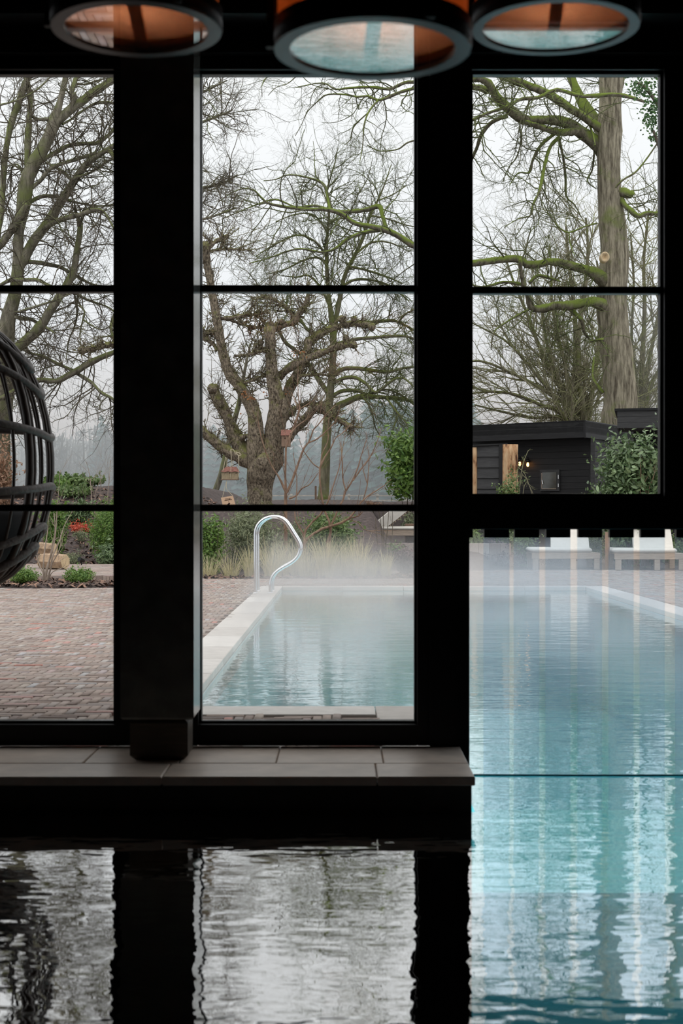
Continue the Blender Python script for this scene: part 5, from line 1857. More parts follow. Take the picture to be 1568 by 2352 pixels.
shrub('ground_cover', 'scattered green plants between both bank patches', 'hedge', 100, 170, 1112, 32.2, M['leaf_bright'], 700, .085, .5, seed=221, blobs=8, stems=3)
shrub('beech_hedge', 'shrub with dry coppery leaves behind the egg chair', 'shrub', -40, 42, 985, 29.0, M['leaf_brown'], 1500, .11, .4, seed=23, shell=.3)
shrub('privet_shrub', 'yellow-green twiggy shrub at the upper right of the left bank', 'shrub', 240, 300, 1128, 29.5, M['leaf_bright'], 700, .06, .3, seed=231)
# right: around the house
shrub('cherry_laurel', 'large glossy cherry laurel under the canopy roof', 'shrub', 1360, 1540, 972, 27.2, M['leaf_laurel'], 7500, .125, .40, zb=G, seed=24, blobs=30, depth=1.2, shell=.5, single=300)
shrub('small_leaved_bush', 'small bush in front of the split log post', 'shrub', 1126, 1200, 1076, 28.6, M['leaf_mid'], 4600, .062, .5, zb=G, seed=25, depth=.5, blobs=12)
shrub('small_leaved_bush', 'green climber left of the board screen', 'shrub', 1060, 1088, 1018, 30.2, M['leaf_mid'], 1300, .07, .5, zb=G, seed=26)
for k, (a, b, tp_, dd, mt, lab) in enumerate(((1062, 1112, 1205, 27.6, 'leaf_mid', 'green shrub seen through the leftmost strips'),
                                              (1108, 1178, 1238, 27.4, 'leaf_purple', 'dark bluish shrub seen through the second strip'),
                                              (1170, 1232, 1215, 27.6, 'leaf_mid', 'green shrub left of the first lounger'),
                                              (1085, 1215, 1272, 27.0, 'leaf_purple', 'low dark ground cover left of the first lounger'),
                                              (1236, 1330, 1262, 28.0, 'leaf_purple', 'dark planting behind the first lounger'),
                                              (1330, 1400, 1222, 28.4, 'leaf_grey', 'grey-green shrub between the loungers'),
                                              (1400, 1500, 1262, 28.0, 'leaf_purple', 'dark planting behind the second lounger'),
                                              (1500, 1600, 1230, 28.4, 'leaf_mid', 'green shrub behind the second lounger at the picture edge'))):
    shrub('border_shrub', lab, 'shrub', a, b, tp_, dd, M[mt], 1100, .07, .4, zb=.05, seed=30 + k, depth=.7)

# ivy in the upper right, on a limb of its own tree
d = 33.0
ivx = wx(1560, d)
t = thing('ivy_tree', 'ivy-clad tree whose leaves hang in at the upper right', 'tree', (ivx, d, .07))
tp, trr = limbs_from([[(1570, HZ + (CZ - .07) * F / d, 46), (1560, 900, 38), (1556, 600, 34), (1548, 300, 30), (1540, 50, 26), (1530, -250, 16)]], d, 4, 0, K=30)
tube_part('trunk', tp[0], trr[0], M['bark_left'], t, 12, .05, 1)
lp, lr = limbs_from([[(1550, 360, 14), (1520, 260, 10), (1480, 200, 8), (1455, 190, 5)], [(1548, 420, 12), (1515, 340, 9), (1500, 300, 6)], [(1545, 200, 12), (1500, 150, 8), (1450, 120, 5)]], d, 4, .3, K=14)
for i in range(3):
    tube_part('branch', lp[i], lr[i], M['twig_brown'], t, 6, 0, i, cap=False)
r_ = np.random.default_rng(77)
cl = []
for (px, py, rx, ry, n) in ((1480, 200, 38, 30, 210), (1496, 250, 24, 40, 190), (1492, 282, 18, 26, 90), (1500, 316, 12, 14, 50), (1470, 205, 26, 16, 90), (1530, 250, 26, 110, 420), (1450, 130, 40, 40, 200), (1556, 500, 18, 300, 600)):
    a = r_.normal(size=(n, 3)) * .48
    dd = d + a[:, 1] * .4
    cl.append(np.stack([(px + a[:, 0] * rx - CX) * dd / F, dd, CZ + (HZ - py - a[:, 2] * ry) * dd / F], -1))
C = np.concatenate(cl)
V, Q = leaf_mesh(C, r_.normal(size=C.shape) * .6 + np.array([0, -.8, .2]), .075, .75, r_)
o = link('ivy_leaves', new_mesh('ivy_leaves', V - np.array([ivx, d, .07]), Q, False, np.repeat(r_.random(len(C)), 4)), M['leaf_ivy'], t)
o['kind'] = 'stuff'

# ---- bare shrubs with upright canes
def canes(name, label, px, d, zb, rows, mat, seed, n1=40, n2=120, L1=(.2, .6), group=None, stem_name='stem', rmax=.006):
    t = thing(name, label, 'shrub', (wx(px, d), d, zb), group)
    P, R = limbs_from(rows, d, seed, .25, K=16)
    for i in range(len(P)):
        tube_part(stem_name, P[i], R[i], mat, t, 7, .05, seed + i, cap=False)
    e1 = spawn(P, R, n1, L1, (15, 50), 7, .10, .35, rmax, (.25, 1), seed=seed + 1)
    e2 = spawn(*e1, n2, (L1[0] * .35, L1[1] * .5), (20, 55), 4, .15, .2, rmax * .65, (.2, 1), seed=seed + 2, rscale=.8, tip=.6)
    twig_part('twigs', [e1, e2], mat, t)
    return t


cq = lambda *r: cr(640, 900, 260 / 1568, *r)
RD = 24.3
zr_ = float(gz(wx(690, RD), RD))
yr = HZ + (CZ - zr_) * F / RD
canes('redtwig_shrub', 'tall bare red-brown shrub with slanting branches beyond the pool', 690, RD, zr_,
      [[(700, yr + 3, 11)] + cq([(340, 2120, 42), (390, 2040, 40), (490, 1960, 38), (620, 1890, 38), (760, 1850, 36), (900, 1800, 34), (980, 1750, 32), (1080, 1620, 26), (1170, 1490, 22), (1300, 1400, 18), (1420, 1330, 14), (1560, 1210, 8)])[0],
       [(700, yr + 3, 10)] + cq([(360, 2040, 34), (350, 1960, 30), (420, 1850, 26), (510, 1760, 26), (610, 1660, 24), (700, 1480, 20), (760, 1280, 18), (850, 1000, 14), (900, 680, 8)])[0],
       [(700, yr + 3, 9)] + cq([(350, 2030, 28), (310, 1920, 24), (250, 1820, 20), (220, 1720, 18), (240, 1480, 15), (250, 1200, 12), (200, 850, 8)])[0],
       [(755, yr + 2, 8)] + cq([(670, 2120, 40), (720, 1940, 38), (700, 1800, 30), (640, 1660, 30), (600, 1480, 28), (570, 1250, 26), (570, 1050, 28), (640, 900, 22), (710, 800, 20), (800, 620, 15), (900, 560, 12), (1010, 440, 7)])[0],
       [(755, yr + 2, 7)] + cq([(720, 1900, 30), (760, 1780, 28), (810, 1640, 26), (890, 1500, 26), (930, 1370, 26), (1020, 1230, 24), (1100, 1040, 20), (1150, 850, 14), (1230, 630, 7)])[0],
       cq([(930, 1370, 20), (890, 1220, 20), (880, 1000, 18), (860, 700, 10)])[0],
       cq([(1030, 1230, 22), (1140, 1070, 20), (1250, 930, 18), (1330, 770, 14), (1400, 580, 9), (1420, 490, 5)])[0],
       cq([(570, 1060, 20), (480, 1000, 16), (400, 900, 14), (330, 790, 9), (280, 640, 5)])[0],
       cq([(580, 1010, 18), (600, 860, 16), (680, 680, 13), (680, 500, 9), (700, 320, 5)])[0],
       cq([(980, 1750, 20), (1100, 1720, 18), (1160, 1660, 12)])[0],
       cq([(960, 1760, 14), (1040, 1790, 12), (1120, 1830, 11), (1210, 1920, 10), (1400, 1920, 8), (1560, 1925, 5)])[0],
       cq([(1170, 1490, 16), (1225, 1290, 16), (1240, 1100, 14), (1255, 900, 8)])[0],
       cq([(1225, 1270, 14), (1170, 1080, 12), (1150, 920, 6)])[0]],
      M['twig_red'], 301, 46, 90, (.25, .8))
yq = HZ + (CZ - float(gz(wx(655, 25.0), 25.0))) * F / 25.0
canes('redtwig_shrub', 'tan bare sapling with upright fork behind the grab rails', 655, 25.0, float(gz(wx(655, 25.0), 25.0)),
      [[(655, yq + 3, 12)] + cq([(95, 2000, 56), (95, 1700, 50), (95, 1500, 46), (100, 1400, 44), (90, 1200, 30), (95, 1000, 30), (95, 800, 30), (130, 700, 40), (180, 560, 32), (250, 380, 30), (290, 250, 28), (280, 120, 14), (260, -60, 10), (270, -350, 6)])[0],
       cq([(110, 1400, 40), (170, 1270, 36), (240, 1080, 34), (310, 880, 32), (370, 740, 28), (430, 680, 22), (470, 540, 20), (560, 440, 16), (680, 280, 12), (800, 180, 7)])[0],
       cq([(420, 700, 22), (520, 660, 20), (640, 560, 18), (750, 450, 14), (820, 330, 9), (840, 180, 5)])[0],
       cq([(95, 1380, 36), (50, 1280, 32), (0, 1180, 28), (-120, 980, 22), (-240, 640, 16), (-300, 300, 9)])[0],
       cq([(140, 1480, 26), (240, 1440, 24), (320, 1340, 20), (430, 1280, 16), (540, 1130, 10)])[0],
       cq([(290, 240, 18), (370, 190, 14), (480, 120, 10), (540, 60, 5)])[0],
       cq([(270, 250, 16), (230, 130, 12), (170, 0, 7)])[0],
       cq([(160, 580, 18), (260, 470, 16), (380, 380, 12), (420, 290, 6)])[0]],
      M['twig_red'], 330, 34, 70, (.3, .8))
cl4 = lambda *r: cr(100, 1080, 180 / 1460, *r)
BD = 20.35
zb4 = G + .06
yb4 = HZ + (CZ - zb4) * F / BD
canes('bare_cane_shrub', 'pale bare multi-stemmed shrub before the terrace step', 106, BD, zb4,
      [[(103, yb4 + 2, 6)] + cl4([(40, 2000, 44), (60, 1800, 40), (120, 1650, 34), (190, 1400, 28), (230, 1100, 22), (250, 760, 16), (280, 400, 10), (310, 0, 6)])[0],
       [(107, yb4 + 2, 6)] + cl4([(70, 2000, 40), (130, 1850, 36), (170, 1600, 30), (290, 1340, 24), (380, 1050, 18), (480, 860, 11), (560, 740, 6)])[0],
       [(100, yb4 + 2, 5)] + cl4([(10, 2000, 36), (0, 1750, 30), (20, 1500, 26), (80, 1100, 18), (90, 900, 12), (150, 700, 7)])[0],
       [(110, yb4 + 2, 5)] + cl4([(100, 1980, 30), (150, 1760, 26), (260, 1560, 20), (320, 1380, 14), (310, 1200, 8)])[0],
       [(98, yb4 + 2, 5)] + cl4([(0, 1950, 28), (-60, 1800, 24), (-120, 1650, 18), (-160, 1500, 10)])[0],
       [(112, yb4 + 2, 4)] + cl4([(140, 1930, 16), (250, 1850, 14), (380, 1820, 10), (480, 1760, 6)])[0],
       [(105, yb4 + 2, 6)] + cl4([(50, 1950, 34), (110, 1700, 28), (160, 1400, 22), (210, 1150, 16), (200, 800, 9)])[0]],
      M['twig_stem'], 350, 26, 50, (.12, .4), rmax=.004)
zc = float(gz(wx(212, 30.5), 30.5))
yc4 = HZ + (CZ - zc) * F / 30.5
canes('bare_cane_shrub', 'straw-coloured bare saplings on the left bank', 212, 30.5, zc,
      [[(216, yc4, 4)] + cl4([(950, 980, 24), (900, 760, 22), (890, 400, 20), (870, 180, 16), (840, 0, 11), (800, -150, 6)])[0],
       [(219, yc4, 3)] + cl4([(980, 900, 20), (960, 500, 16), (1000, 330, 12), (1100, 100, 6)])[0],
       [(224, yc4, 3)] + cl4([(1060, 900, 16), (1070, 450, 14), (1050, 0, 7)])[0],
       [(240, yc4, 3)] + cl4([(1180, 800, 18), (1200, 420, 16), (1230, 100, 10), (1240, -200, 5)])[0],
       cl4([(870, 190, 12), (960, 120, 9), (1060, 40, 5)])[0], cl4([(860, 180, 10), (770, 140, 8), (720, 60, 5)])[0]],
      M['twig_stem'], 370, 26, 60, (.2, .7), rmax=.005)
LDd = 26.7
canes('bare_cane_shrub', 'thin orange canes in front of the cherry laurel', 1480, LDd, G,
      [[(1474, 1300, 4)] + cr(1300, 920, 230 / 1568, [(1160, 1480, 18), (1125, 1250, 16), (1120, 1000, 14), (1140, 820, 8)])[0],
       [(1478, 1300, 4)] + cr(1300, 920, 230 / 1568, [(1200, 1480, 18), (1210, 1150, 16), (1190, 900, 10), (1150, 780, 6)])[0],
       [(1480, 1300, 4)] + cr(1300, 920, 230 / 1568, [(1260, 1480, 16), (1220, 1300, 14), (1320, 1120, 12), (1420, 1000, 8)])[0],
       [(1484, 1300, 4)] + cr(1300, 920, 230 / 1568, [(1280, 1480, 16), (1350, 1250, 14), (1400, 1050, 8)])[0],
       [(1476, 1300, 4)] + cr(1300, 920, 230 / 1568, [(1160, 1480, 16), (1170, 1200, 14), (1160, 900, 8)])[0]],
      M['twig_red'], 390, 8, 16, (.1, .3), rmax=.004)
canes('arching_broom', 'arching green-brown sprays right of the split log post', 1192, 28.75, G,
      [[(1186, 1310, 2), (1190, 1180, 2), (1196, 1090, 2), (1206, 1050, 1.6), (1213, 1034, 1.2)],
       [(1188, 1310, 2), (1190, 1150, 2), (1200, 1090, 1.6), (1213, 1110, 1.6), (1222, 1138, 1.2)],
       [(1186, 1310, 2), (1184, 1150, 2), (1190, 1075, 1.6), (1203, 1085, 1.6), (1211, 1104, 1.2)],
       [(1190, 1310, 2), (1194, 1200, 2), (1205, 1110, 1.6), (1216, 1118, 1.6), (1226, 1140, 1.2)]],
      M['twig_pale'], 400, 60, 160, (.08, .2), rmax=.006)

# rust leaves still clinging to the fruit tree
r_ = np.random.default_rng(5)
C = []
for (px, py, n) in ((565, 905, 22), (575, 915, 16), (608, 906, 9), (642, 915, 8), (665, 895, 6), (680, 810, 8), (695, 812, 5), (548, 962, 4)):
    for k in range(n):
        C.append(at(px + r_.normal(0, 5), py + r_.normal(0, 5), PD - .35 + r_.normal(0, .05)))
C = np.array(C)
V, Q = leaf_mesh(C, r_.normal(size=C.shape), .06, .6, r_)
o = link('withered_leaves', new_mesh('withered_leaves', V - np.array(wloc(pear)), Q, False, np.repeat(r_.random(len(C)), 4)), M['leaf_rust'], pear)
o['kind'] = 'stuff'

# ---- ornamental grasses
def grass(px, d, h, w, n, seed, label):
    r_ = np.random.default_rng(seed)
    x = wx(px, d)
    zb = max(float(gz(x, d)), G - .01)
    t = thing('grass_tuft', label, 'grass', (x, d, zb), 'ornamental grass tufts beyond the pool')
    a = r_.uniform(0, 2 * PI, n)
    n = len(a)
    b0 = np.stack([np.cos(a), np.sin(a), np.zeros(n)], -1) * (r_.random(n) ** .5 * w * .32)[:, None]
    lean = np.stack([np.cos(a), np.sin(a), np.zeros(n)], -1) * r_.uniform(.0, 1.0, n)[:, None] * w * .75 + r_.normal(0, .06, (n, 3))
    hh = h * r_.uniform(.45, 1.05, n)
    ks = 5
    wd = r_.uniform(.003, .006, n)
    sx = np.stack([np.sin(a * 3), np.cos(a * 3) * .4, np.zeros(n)], -1)
    V = []
    for k in range(ks):
        u = k / (ks - 1)
        p = b0 + lean * (u ** 1.8) + np.array([0, 0, 1.0]) * (hh * (u - .12 * u ** 3))[:, None]
        q = sx * (wd * (1 - .75 * u))[:, None]
        V += [p - q, p + q]
    V = np.stack(V, 1)
    f = np.array([(2 * k, 2 * k + 1, 2 * k + 3, 2 * k + 2) for k in range(ks - 1)])
    Q = (f[None] + (np.arange(n) * ks * 2)[:, None, None]).reshape(-1, 4)
    o = link('blades', new_mesh('blades', V.reshape(-1, 3), Q, False, np.repeat(np.clip(r_.normal(.6, .25, n), 0, 1), ks * 2)), M['grass_blade'], t)
    o['kind'] = 'stuff'


for k, (px, d, h, w, n, lab) in enumerate((
        (482, 23.3, .42, .35, 120, 'short grass tuft at the left end of the bed beyond the pool'),
        (530, 23.2, .50, .40, 120, 'thin grass tuft left of the grab rails'),
        (573, 23.1, .62, .28, 170, 'upright grass tuft just left of the grab rails'),
        (626, 23.1, .72, .42, 240, 'tall grass tuft seen through the loop of the grab rails'),
        (668, 23.4, .66, .42, 220, 'grass tuft right of the grab rail loop'),
        (705, 23.2, .62, .45, 230, 'leaning grass tuft right of the grab rails, in the steam'),
        (748, 23.1, .76, .42, 280, 'tall straw tuft in the middle of the bed'),
        (785, 23.3, .66, .42, 240, 'straw tuft right of the tallest one'),
        (822, 23.1, .74, .40, 280, 'dense straw tuft left of the two green ones'),
        (853, 23.2, .40, .22, 190, 'small green-footed tuft, left of the last pair'),
        (887, 23.2, .46, .20, 190, 'small green-footed tuft at the right end of the bed'))):
    grass(px, d, h, w, n, 500 + k, lab)
canes('seed_stalks', 'dark thin seed stalks in front of the raised lounger', 880, 23.6, G,
      [[(880, 1324, 2), (878, 1260, 2), (874, 1200, 1.6), (868, 1165, 1.2)], [(882, 1324, 2), (886, 1250, 2), (890, 1210, 1.6), (893, 1160, 1.2)],
       [(881, 1324, 2), (881, 1250, 2), (880, 1190, 1.6), (879, 1150, 1.2)], [(883, 1324, 2), (896, 1260, 2), (901, 1220, 1.6), (901, 1175, 1.2)],
       [(879, 1324, 2), (868, 1260, 2), (864, 1220, 1.6), (862, 1190, 1.2)]], M['twig_brown'], 520, 10, 60, (.05, .2), rmax=.004)

# ================================================================== BIRD FEEDER, SIGN, NEST BOX
FD = 29.6
fc = at(530, 1086, FD)
t = thing('bird_feeder', 'house-shaped bird feeder with red roof hanging from the old fruit tree', 'bird feeder', (fc[0], fc[1], wz(1101, FD)))
x0, x1 = wx(510, FD), wx(547, FD)
z0, z1 = wz(1101, FD), wz(1085.5, FD)
y0, y1 = FD - .11, FD + .11
for k in range(5):
    w = (x1 - x0) / 5
    MB().box(x0 + k * w + .001, x0 + (k + 1) * w - .001, y0 - .004, y0 + .01, z0, z1 + .01).build('front_board', M['feeder_wall'], t)
MB().box(x0 - .004, x0 + .01, y0, y1, z0, z1).build('side_wall', M['feeder_wall'], t)
MB().box(x1 - .01, x1 + .004, y0, y1, z0, z1).build('side_wall', M['feeder_wall'], t)
MB().box(x0, x1, y1 - .01, y1 + .004, z0, z1).build('back_wall', M['feeder_wall'], t)
MB().box(x0 - .015, x1 + .015, y0 - .02, y1 + .02, z0 - .014, z0).build('floor_board', M['wood_dark'], t)
for px in (529, 543):
    c_ = (wx(px, FD), y0 - .005, wz(1087, FD))
    MB().tube([(c_[0], c_[1] - .004, c_[2]), (c_[0], c_[1] + .003, c_[2])], .014, 14).build('entrance_hole', M['ink'], t)
zr = wz(1072, FD)
xa, xb, xr0, xr1 = wx(509, FD) - .01, wx(550, FD), wx(519, FD), wx(543, FD)
rf = MB()
n = 12
V = [(xr0, FD - .02, zr), (xr1, FD - .02, zr), (xr1, FD + .02, zr), (xr0, FD + .02, zr)]
for k in range(n + 1):
    u = k / n
    V.append((xa + (xb - xa) * u, y0 - .04, z1 + .012 + .008 * math.cos(u * PI * 5)))
for k in range(n + 1):
    u = k / n
    V.append((xa + (xb - xa) * u, y1 + .04, z1 + .012 + .008 * math.cos(u * PI * 5)))
Fc = [(0, 1, 2, 3), (0, 4, 4 + n + 1, 3), (1, 2, 4 + 2 * n + 1, 4 + n)]
h_ = n // 2
for k in range(n):
    Fc.append((4 + k, 4 + k + 1, 1 if k >= h_ else 0))
    Fc.append((4 + n + 1 + k + 1, 4 + n + 1 + k, 2 if k >= h_ else 3))
Fc += [(4 + h_, 1, 0), (4 + n + 1 + h_, 3, 2)]
rf.add(V, Fc).build('roof', M['feeder_roof'], t)
for pts in ([(511.5, 1083), (516, 1062), (518, 1050)], [(529, 1100), (531, 1060), (530, 1032)], [(547.5, 1097), (548.5, 1072), (547.5, 1046)], [(520.5, 1073), (521, 1060), (520.5, 1051)], [(534, 1073), (535, 1062), (535, 1056)]):
    yy = FD - .13 if pts[0][1] > 1080 else FD
    P = [at(a, b, yy) for a, b in pts]
    MB().tube([tuple(q) for q in smooth_poly(P, 8)], .006, 6).build('rope', M['rope'], t, True)
MB().tube([tuple(q) for q in smooth_poly([at(530, 1032, FD - .3), at(536, 1033, FD - .32), at(540, 1043, FD - .3)], 8)], .006, 6).build('rope', M['rope'], t, True)
MB().tube([tuple(q) for q in smooth_poly([at(541, 1038, FD - .3), at(548, 1040, FD - .34), at(554, 1045, FD - .32), at(547, 1046, FD - .32), at(543, 1040, FD - .3)], 14)], .006, 6).build('rope_knot', M['rope'], t, True)

# sign on a string below the feeder
sgd = FD - .1
t = thing('wooden_sign', 'small pale wooden sign on a string under the bird feeder', 'sign', at(524, 1160, sgd))
cor4 = [(507, 1143), (535, 1138.5), (541.5, 1163), (513, 1169)]
V = [at(a, b, sgd) for a, b in cor4] + [at(a, b, sgd + .012) for a, b in cor4]
MB().add(V, [(3, 2, 1, 0), (4, 5, 6, 7), (0, 1, 5, 4), (1, 2, 6, 5), (2, 3, 7, 6), (3, 0, 4, 7)]).build('board', M['sign_wood'], t)
ang = math.atan2(4.5, 28)


def text(body, px, py, size_px, parent, dd):
    cu = bpy.data.curves.new('lettering', 'FONT')
    cu.body = body
    cu.align_x = 'CENTER'
    cu.size = size_px * dd / F
    cu.extrude = .0008
    cu.materials.append(M['ink'])
    o = bpy.data.objects.new('lettering', cu)
    COL.objects.link(o)
    o.parent = parent
    p = Vector(at(px, py, dd)) - wloc(parent)
    o.location = p
    o.rotation_euler = (PI / 2, -ang, 0)
    bpy.context.view_layer.update()
    me = bpy.data.meshes.new_from_object(o.evaluated_get(bpy.context.evaluated_depsgraph_get()))
    q = link('lettering', me, None, parent, o.location.copy())
    q.rotation_euler = o.rotation_euler
    bpy.data.objects.remove(o, do_unlink=True)
    return q


text('Onze', 523.5, 1147.2, 5.6, t, sgd - .003)
mk = MB()
xk = 515.6
for k in range(9):                                   # second line is too small to read: bare strokes of lettering
    w = (1.5, 1.2, 1.7, 1.3, 1.8, 1.2, 1.6, 1.3, 1.5)[k]
    yb = 1150.8 - (xk - 515.6) * .16
    h = (1.8, 2.6, 1.8, 1.8, 2.0, 1.8, 2.6, 1.8, 2.6)[k]
    V = [at(a, b, sgd - .002) for a, b in ((xk, yb), (xk + w, yb - .2), (xk + w, yb - h - .2), (xk, yb - h))] + [at(a, b, sgd - .0005) for a, b in ((xk, yb), (xk + w, yb - .2), (xk + w, yb - h - .2), (xk, yb - h))]
    mk.add(V, [(3, 2, 1, 0), (4, 5, 6, 7), (0, 1, 5, 4), (1, 2, 6, 5), (2, 3, 7, 6), (3, 0, 4, 7)])
    xk += w + .4
for (a, b, r) in ((525, 1152.5, 1.0), (526.2, 1156.5, 2.2), (524.8, 1159.2, 2.8)):
    c_ = at(a, b, sgd)
    rr = r * sgd / F
    V = []
    for yy in (sgd - .002, sgd - .0005):
        for k in range(12):
            V.append((c_[0] + rr * math.cos(2 * PI * k / 12), yy, c_[2] + rr * math.sin(2 * PI * k / 12)))
    mk.add(V, [tuple(range(12)), tuple(range(23, 11, -1))] + [(k, (k + 1) % 12, 12 + (k + 1) % 12, 12 + k) for k in range(12)])
mk.build('printing', M['ink'], t)
for pts in ([(511, 1142), (517, 1117), (520.5, 1104)], [(520.5, 1104), (520, 1122), (527, 1131), (534.5, 1139)]):
    MB().tube([tuple(q) for q in smooth_poly([at(a, b, sgd) for a, b in pts], 10)], .005, 6).build('string', M['rope'], t, True)

# nest box on the trunk
NDd = 29.35
t = thing('nest_box', 'small brown nest box with reddish lid on the fruit tree trunk', 'nest box', at(655, 1016, NDd))
x0, x1 = wx(646.5, NDd), wx(667, NDd)
MB().box(x0, x1, NDd - .07, NDd + .1, wz(1026, NDd), wz(999, NDd), ch=.004).build('box_body', M['wood_dark'], t)
V = [(x0 - .012, NDd - .1, wz(1001, NDd)), (x1 + .012, NDd - .1, wz(1001, NDd)), (x1 + .012, NDd + .1, wz(988, NDd)), (x0 - .012, NDd + .1, wz(988, NDd))]
V += [(a, b, c + .018) for a, b, c in V]
MB().add(V, [(3, 2, 1, 0), (4, 5, 6, 7), (0, 1, 5, 4), (1, 2, 6, 5), (2, 3, 7, 6), (3, 0, 4, 7)]).build('lid', M['feeder_roof'], t)
MB().tube([(wx(655, NDd), NDd - .072, wz(1007, NDd)), (wx(655, NDd), NDd - .066, wz(1007, NDd))], .018, 14).build('entrance_hole', M['ink'], t)
MB().box(x0 + .07, x1 - .07, NDd + .05, NDd + .5, wz(1010, NDd), wz(1006, NDd)).build('bracket', M['wood_dark'], t)

# pale field fence in the distance
fd = 52.0
t = thing('field_fence', 'pale post-and-rail fence far behind the fruit tree', 'fence', (wx(690, fd), fd, float(gz(wx(690, fd), fd))))
zf = float(gz(wx(690, fd), fd))
for k in range(9):
    x = wx(600, fd) + k * 1.05
    MB().box(x, x + .09, fd, fd + .09, zf - .2, wz(1134, fd)).build('post', M['fence_wood'], t)
for zz in (1138, 1149):
    MB().box(wx(600, fd), wx(600, fd) + 8.5, fd - .03, fd, wz(zz + 2, fd), wz(zz - 1, fd)).build('rail', M['fence_wood'], t)
gp = MB().box(wx(722.5, 43), wx(727, 43), 43, 43.06, float(gz(wx(725, 43), 43)) - .1, wz(1116, 43))
tag(gp.build('fence_post', M['wood_dark'], loc=at(725, 1150, 43)), 'lone brown stake at the foot of the slim tree', 'post')

# ================================================================== FAR WOODS
r_ = np.random.default_rng(99)


def conifer_mesh(seed):
    q = np.random.default_rng(seed)
    V, Fc, A = [], [], []
    H = 1.0
    tiers = 22
    for i in range(tiers):
        u = i / tiers
        z = .10 + .90 * u
        R = .22 * (1 - u) ** .8 + .01
        m_ = 11
        for k in range(m_):
            a = 2 * PI * (k + q.random()) / m_
            rr = R * q.uniform(.7, 1.15)
            w = rr * .42
            b = len(V)
            ca, sa = math.cos(a), math.sin(a)
            V += [(0, 0, z + .03), (ca * rr * .55 - sa * w, sa * rr * .55 + ca * w, z - .005), (ca * rr, sa * rr, z - .045 * (1 - u) - .01), (ca * rr * .55 + sa * w, sa * rr * .55 - ca * w, z - .005)]
            Fc += [(b, b + 1, b + 2), (b, b + 2, b + 3)]
            A += [q.random()] * 4
    b = len(V)
    for z, r in ((-.03, .016), (.6, .008)):
        for k in range(6):
            V.append((r * math.cos(k * PI / 3), r * math.sin(k * PI / 3), z))
    Fc += [(b + k, b + (k + 1) % 6, b + 6 + (k + 1) % 6, b + 6 + k) for k in range(6)]
    A += [.1] * 12
    me = new_mesh('conifer', V, Fc, False, A)
    me.materials.append(M['conifer'])
    return me


cms = [conifer_mesh(s) for s in (1, 2, 3)]
spots = []
for k in range(72):
    px = 480 + (k % 36) * 17 + r_.normal(0, 6)
    d = r_.uniform(70, 76) if k < 36 else r_.uniform(78, 86)
    top = 1010 - 90 * max(0, min(1, (px - 640) / 230)) + r_.normal(0, 16)
    if px < 975 or 1075 < px < 1130:
        spots.append((px, d, top))
spots += [(836, 70, 940), (882, 69, 925), (868, 71, 948), (905, 68, 945), (935, 70, 930), (795, 71, 965), (233, 80, 948), (228, 80, 985), (1100, 70, 958), (1120, 70, 970), (1085, 70, 965)]
ZF = -2.15
for k, (px, d, top) in enumerate(spots):
    h = wz(top, d) - ZF
    o = link('conifer', cms[k % 3], None, None, (wx(px, d), d, ZF))
    o.scale = (h * r_.uniform(.85, 1.2), h * r_.uniform(.85, 1.2), h)
    o.rotation_euler = (0, 0, r_.uniform(0, 6))
    tag(o, 'misty dark conifer in the far wood beyond the garden', 'conifer', 'far conifers in the mist')
# bare far wood on the hill
pl = []
hill = lambda px: 985 + 10 * math.sin(px * .013) + 5 * math.sin(px * .05)
for k in range(330):
    px = r_.uniform(-250, 660)
    d = r_.uniform(74, 98)
    topp = hill(px) + r_.uniform(-12, 40)
    zt2 = wz(topp, d)
    x = wx(px, d)
    pl.append((np.array([[x, d, ZF], [x + r_.normal(0, .2), d, (ZF + zt2) / 2], [x + r_.normal(0, .3), d, zt2]]), np.array([.16, .11, .03])))
    for j in range(26):
        u = r_.uniform(.3, .98)
        p0 = np.array([x, d, ZF + (zt2 - ZF) * u])
        dr = np.array([r_.normal(0, .6), r_.normal(0, .4), r_.uniform(.3, 1.0)])
        L = (zt2 - ZF) * r_.uniform(.10, .28) * (1.15 - u)
        p1 = p0 + dr * L
        p1[2] = min(p1[2], zt2 + .15)
        pl.append((np.array([p0, (p0 + p1) / 2 + r_.normal(0, .08, 3), p1]), np.array([.05, .04, .02])))
V, Q = tube_arrays(pl, 3)
o = link('bare_woodland', new_mesh('bare_woodland', V, Q, True), M['twig_far'])
tag(o, 'hazy bare woodland on the far hillside at the left', 'woodland', kind='stuff')
hx = np.linspace(-60, 60, 61)
hy = np.linspace(84, 150, 14)
HX, HY = np.meshgrid(hx, hy)
HZg = ZF - .3 + 9.0 * sst(84, 108, HY) * (1 - .3 * sst(-6, 10, HX)) + .4 * np.sin(HX * .5) * sst(84, 108, HY)
V = np.stack([HX, HY, HZg], -1).reshape(-1, 3)
ii = (np.arange(13)[:, None] * 61 + np.arange(60)[None]).ravel()
o = link('ground_hill', new_mesh('ground_hill', V, np.stack([ii, ii + 1, ii + 62, ii + 61], -1), True), M['hill'])
o['kind'] = 'structure'

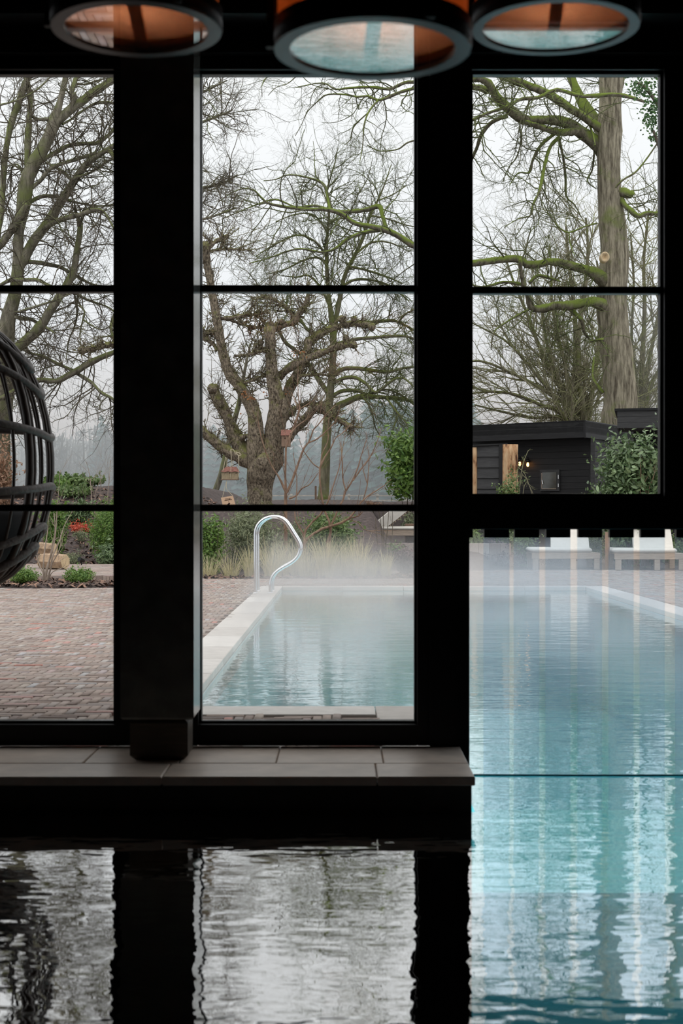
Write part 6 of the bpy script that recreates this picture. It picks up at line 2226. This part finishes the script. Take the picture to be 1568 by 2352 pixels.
# ================================================================== MIST AND STEAM
def volume(name, label, cat, box, dens, col, aniso=0.0, node=None):
    m, nt, out = nodes(name)
    v = N(nt, 'ShaderNodeVolumeScatter')
    v.inputs['Color'].default_value = (*col, 1)
    v.inputs['Density'].default_value = dens
    v.inputs['Anisotropy'].default_value = aniso
    if node:
        nt.links.new(node(nt), v.inputs['Density'])
    nt.links.new(v.outputs[0], out.inputs['Volume'])
    o = MB().box(*box).build(name, m)
    tag(o, label, cat, kind='stuff')
    return o


volume('mist', 'cold grey mist lying over the fields before the far woods', 'mist', (-90, 90, 50, 128, -2.1, 8.8), .032, (.84, .95, 1.0), 0.0)


def steam_density(nt):
    tc = N(nt, 'ShaderNodeTexCoord')
    sp = N(nt, 'ShaderNodeSeparateXYZ')
    nt.links.new(tc.outputs['Object'], sp.inputs[0])
    nz = noise(nt, 1.1, 3, stretch=(1, .6, 1.1))
    nr = N(nt, 'ShaderNodeMapRange')
    nr.inputs['From Min'].default_value = .35
    nr.inputs['From Max'].default_value = .68
    nt.links.new(nz, nr.inputs['Value'])
    fall = N(nt, 'ShaderNodeMapRange', interpolation_type='SMOOTHSTEP')
    fall.inputs['From Min'].default_value = 0.0
    fall.inputs['From Max'].default_value = .95
    fall.inputs['To Min'].default_value = 1.0
    fall.inputs['To Max'].default_value = 0.0
    nt.links.new(sp.outputs['Z'], fall.inputs['Value'])
    far = N(nt, 'ShaderNodeMapRange', interpolation_type='SMOOTHSTEP')   # steam hangs thickest over the far half of the pool
    far.inputs['From Min'].default_value = 8.5
    far.inputs['From Max'].default_value = 17.0
    far.inputs['To Min'].default_value = .28
    far.inputs['To Max'].default_value = 1.0
    nt.links.new(sp.outputs['Y'], far.inputs['Value'])
    a = N(nt, 'ShaderNodeMath', operation='MULTIPLY')
    nt.links.new(nr.outputs[0], a.inputs[0])
    nt.links.new(fall.outputs[0], a.inputs[1])
    b = N(nt, 'ShaderNodeMath', operation='MULTIPLY')
    nt.links.new(a.outputs[0], b.inputs[0])
    nt.links.new(far.outputs[0], b.inputs[1])
    c = N(nt, 'ShaderNodeMath', operation='MULTIPLY')
    nt.links.new(b.outputs[0], c.inputs[0])
    c.inputs[1].default_value = .42
    return c.outputs[0]


volume('steam', 'white steam drifting low over the warm outdoor pool', 'steam', (-1.0, 3.5, 8.0, 21.5, .07, 1.0), .1, (1, 1, 1), 0, steam_density)
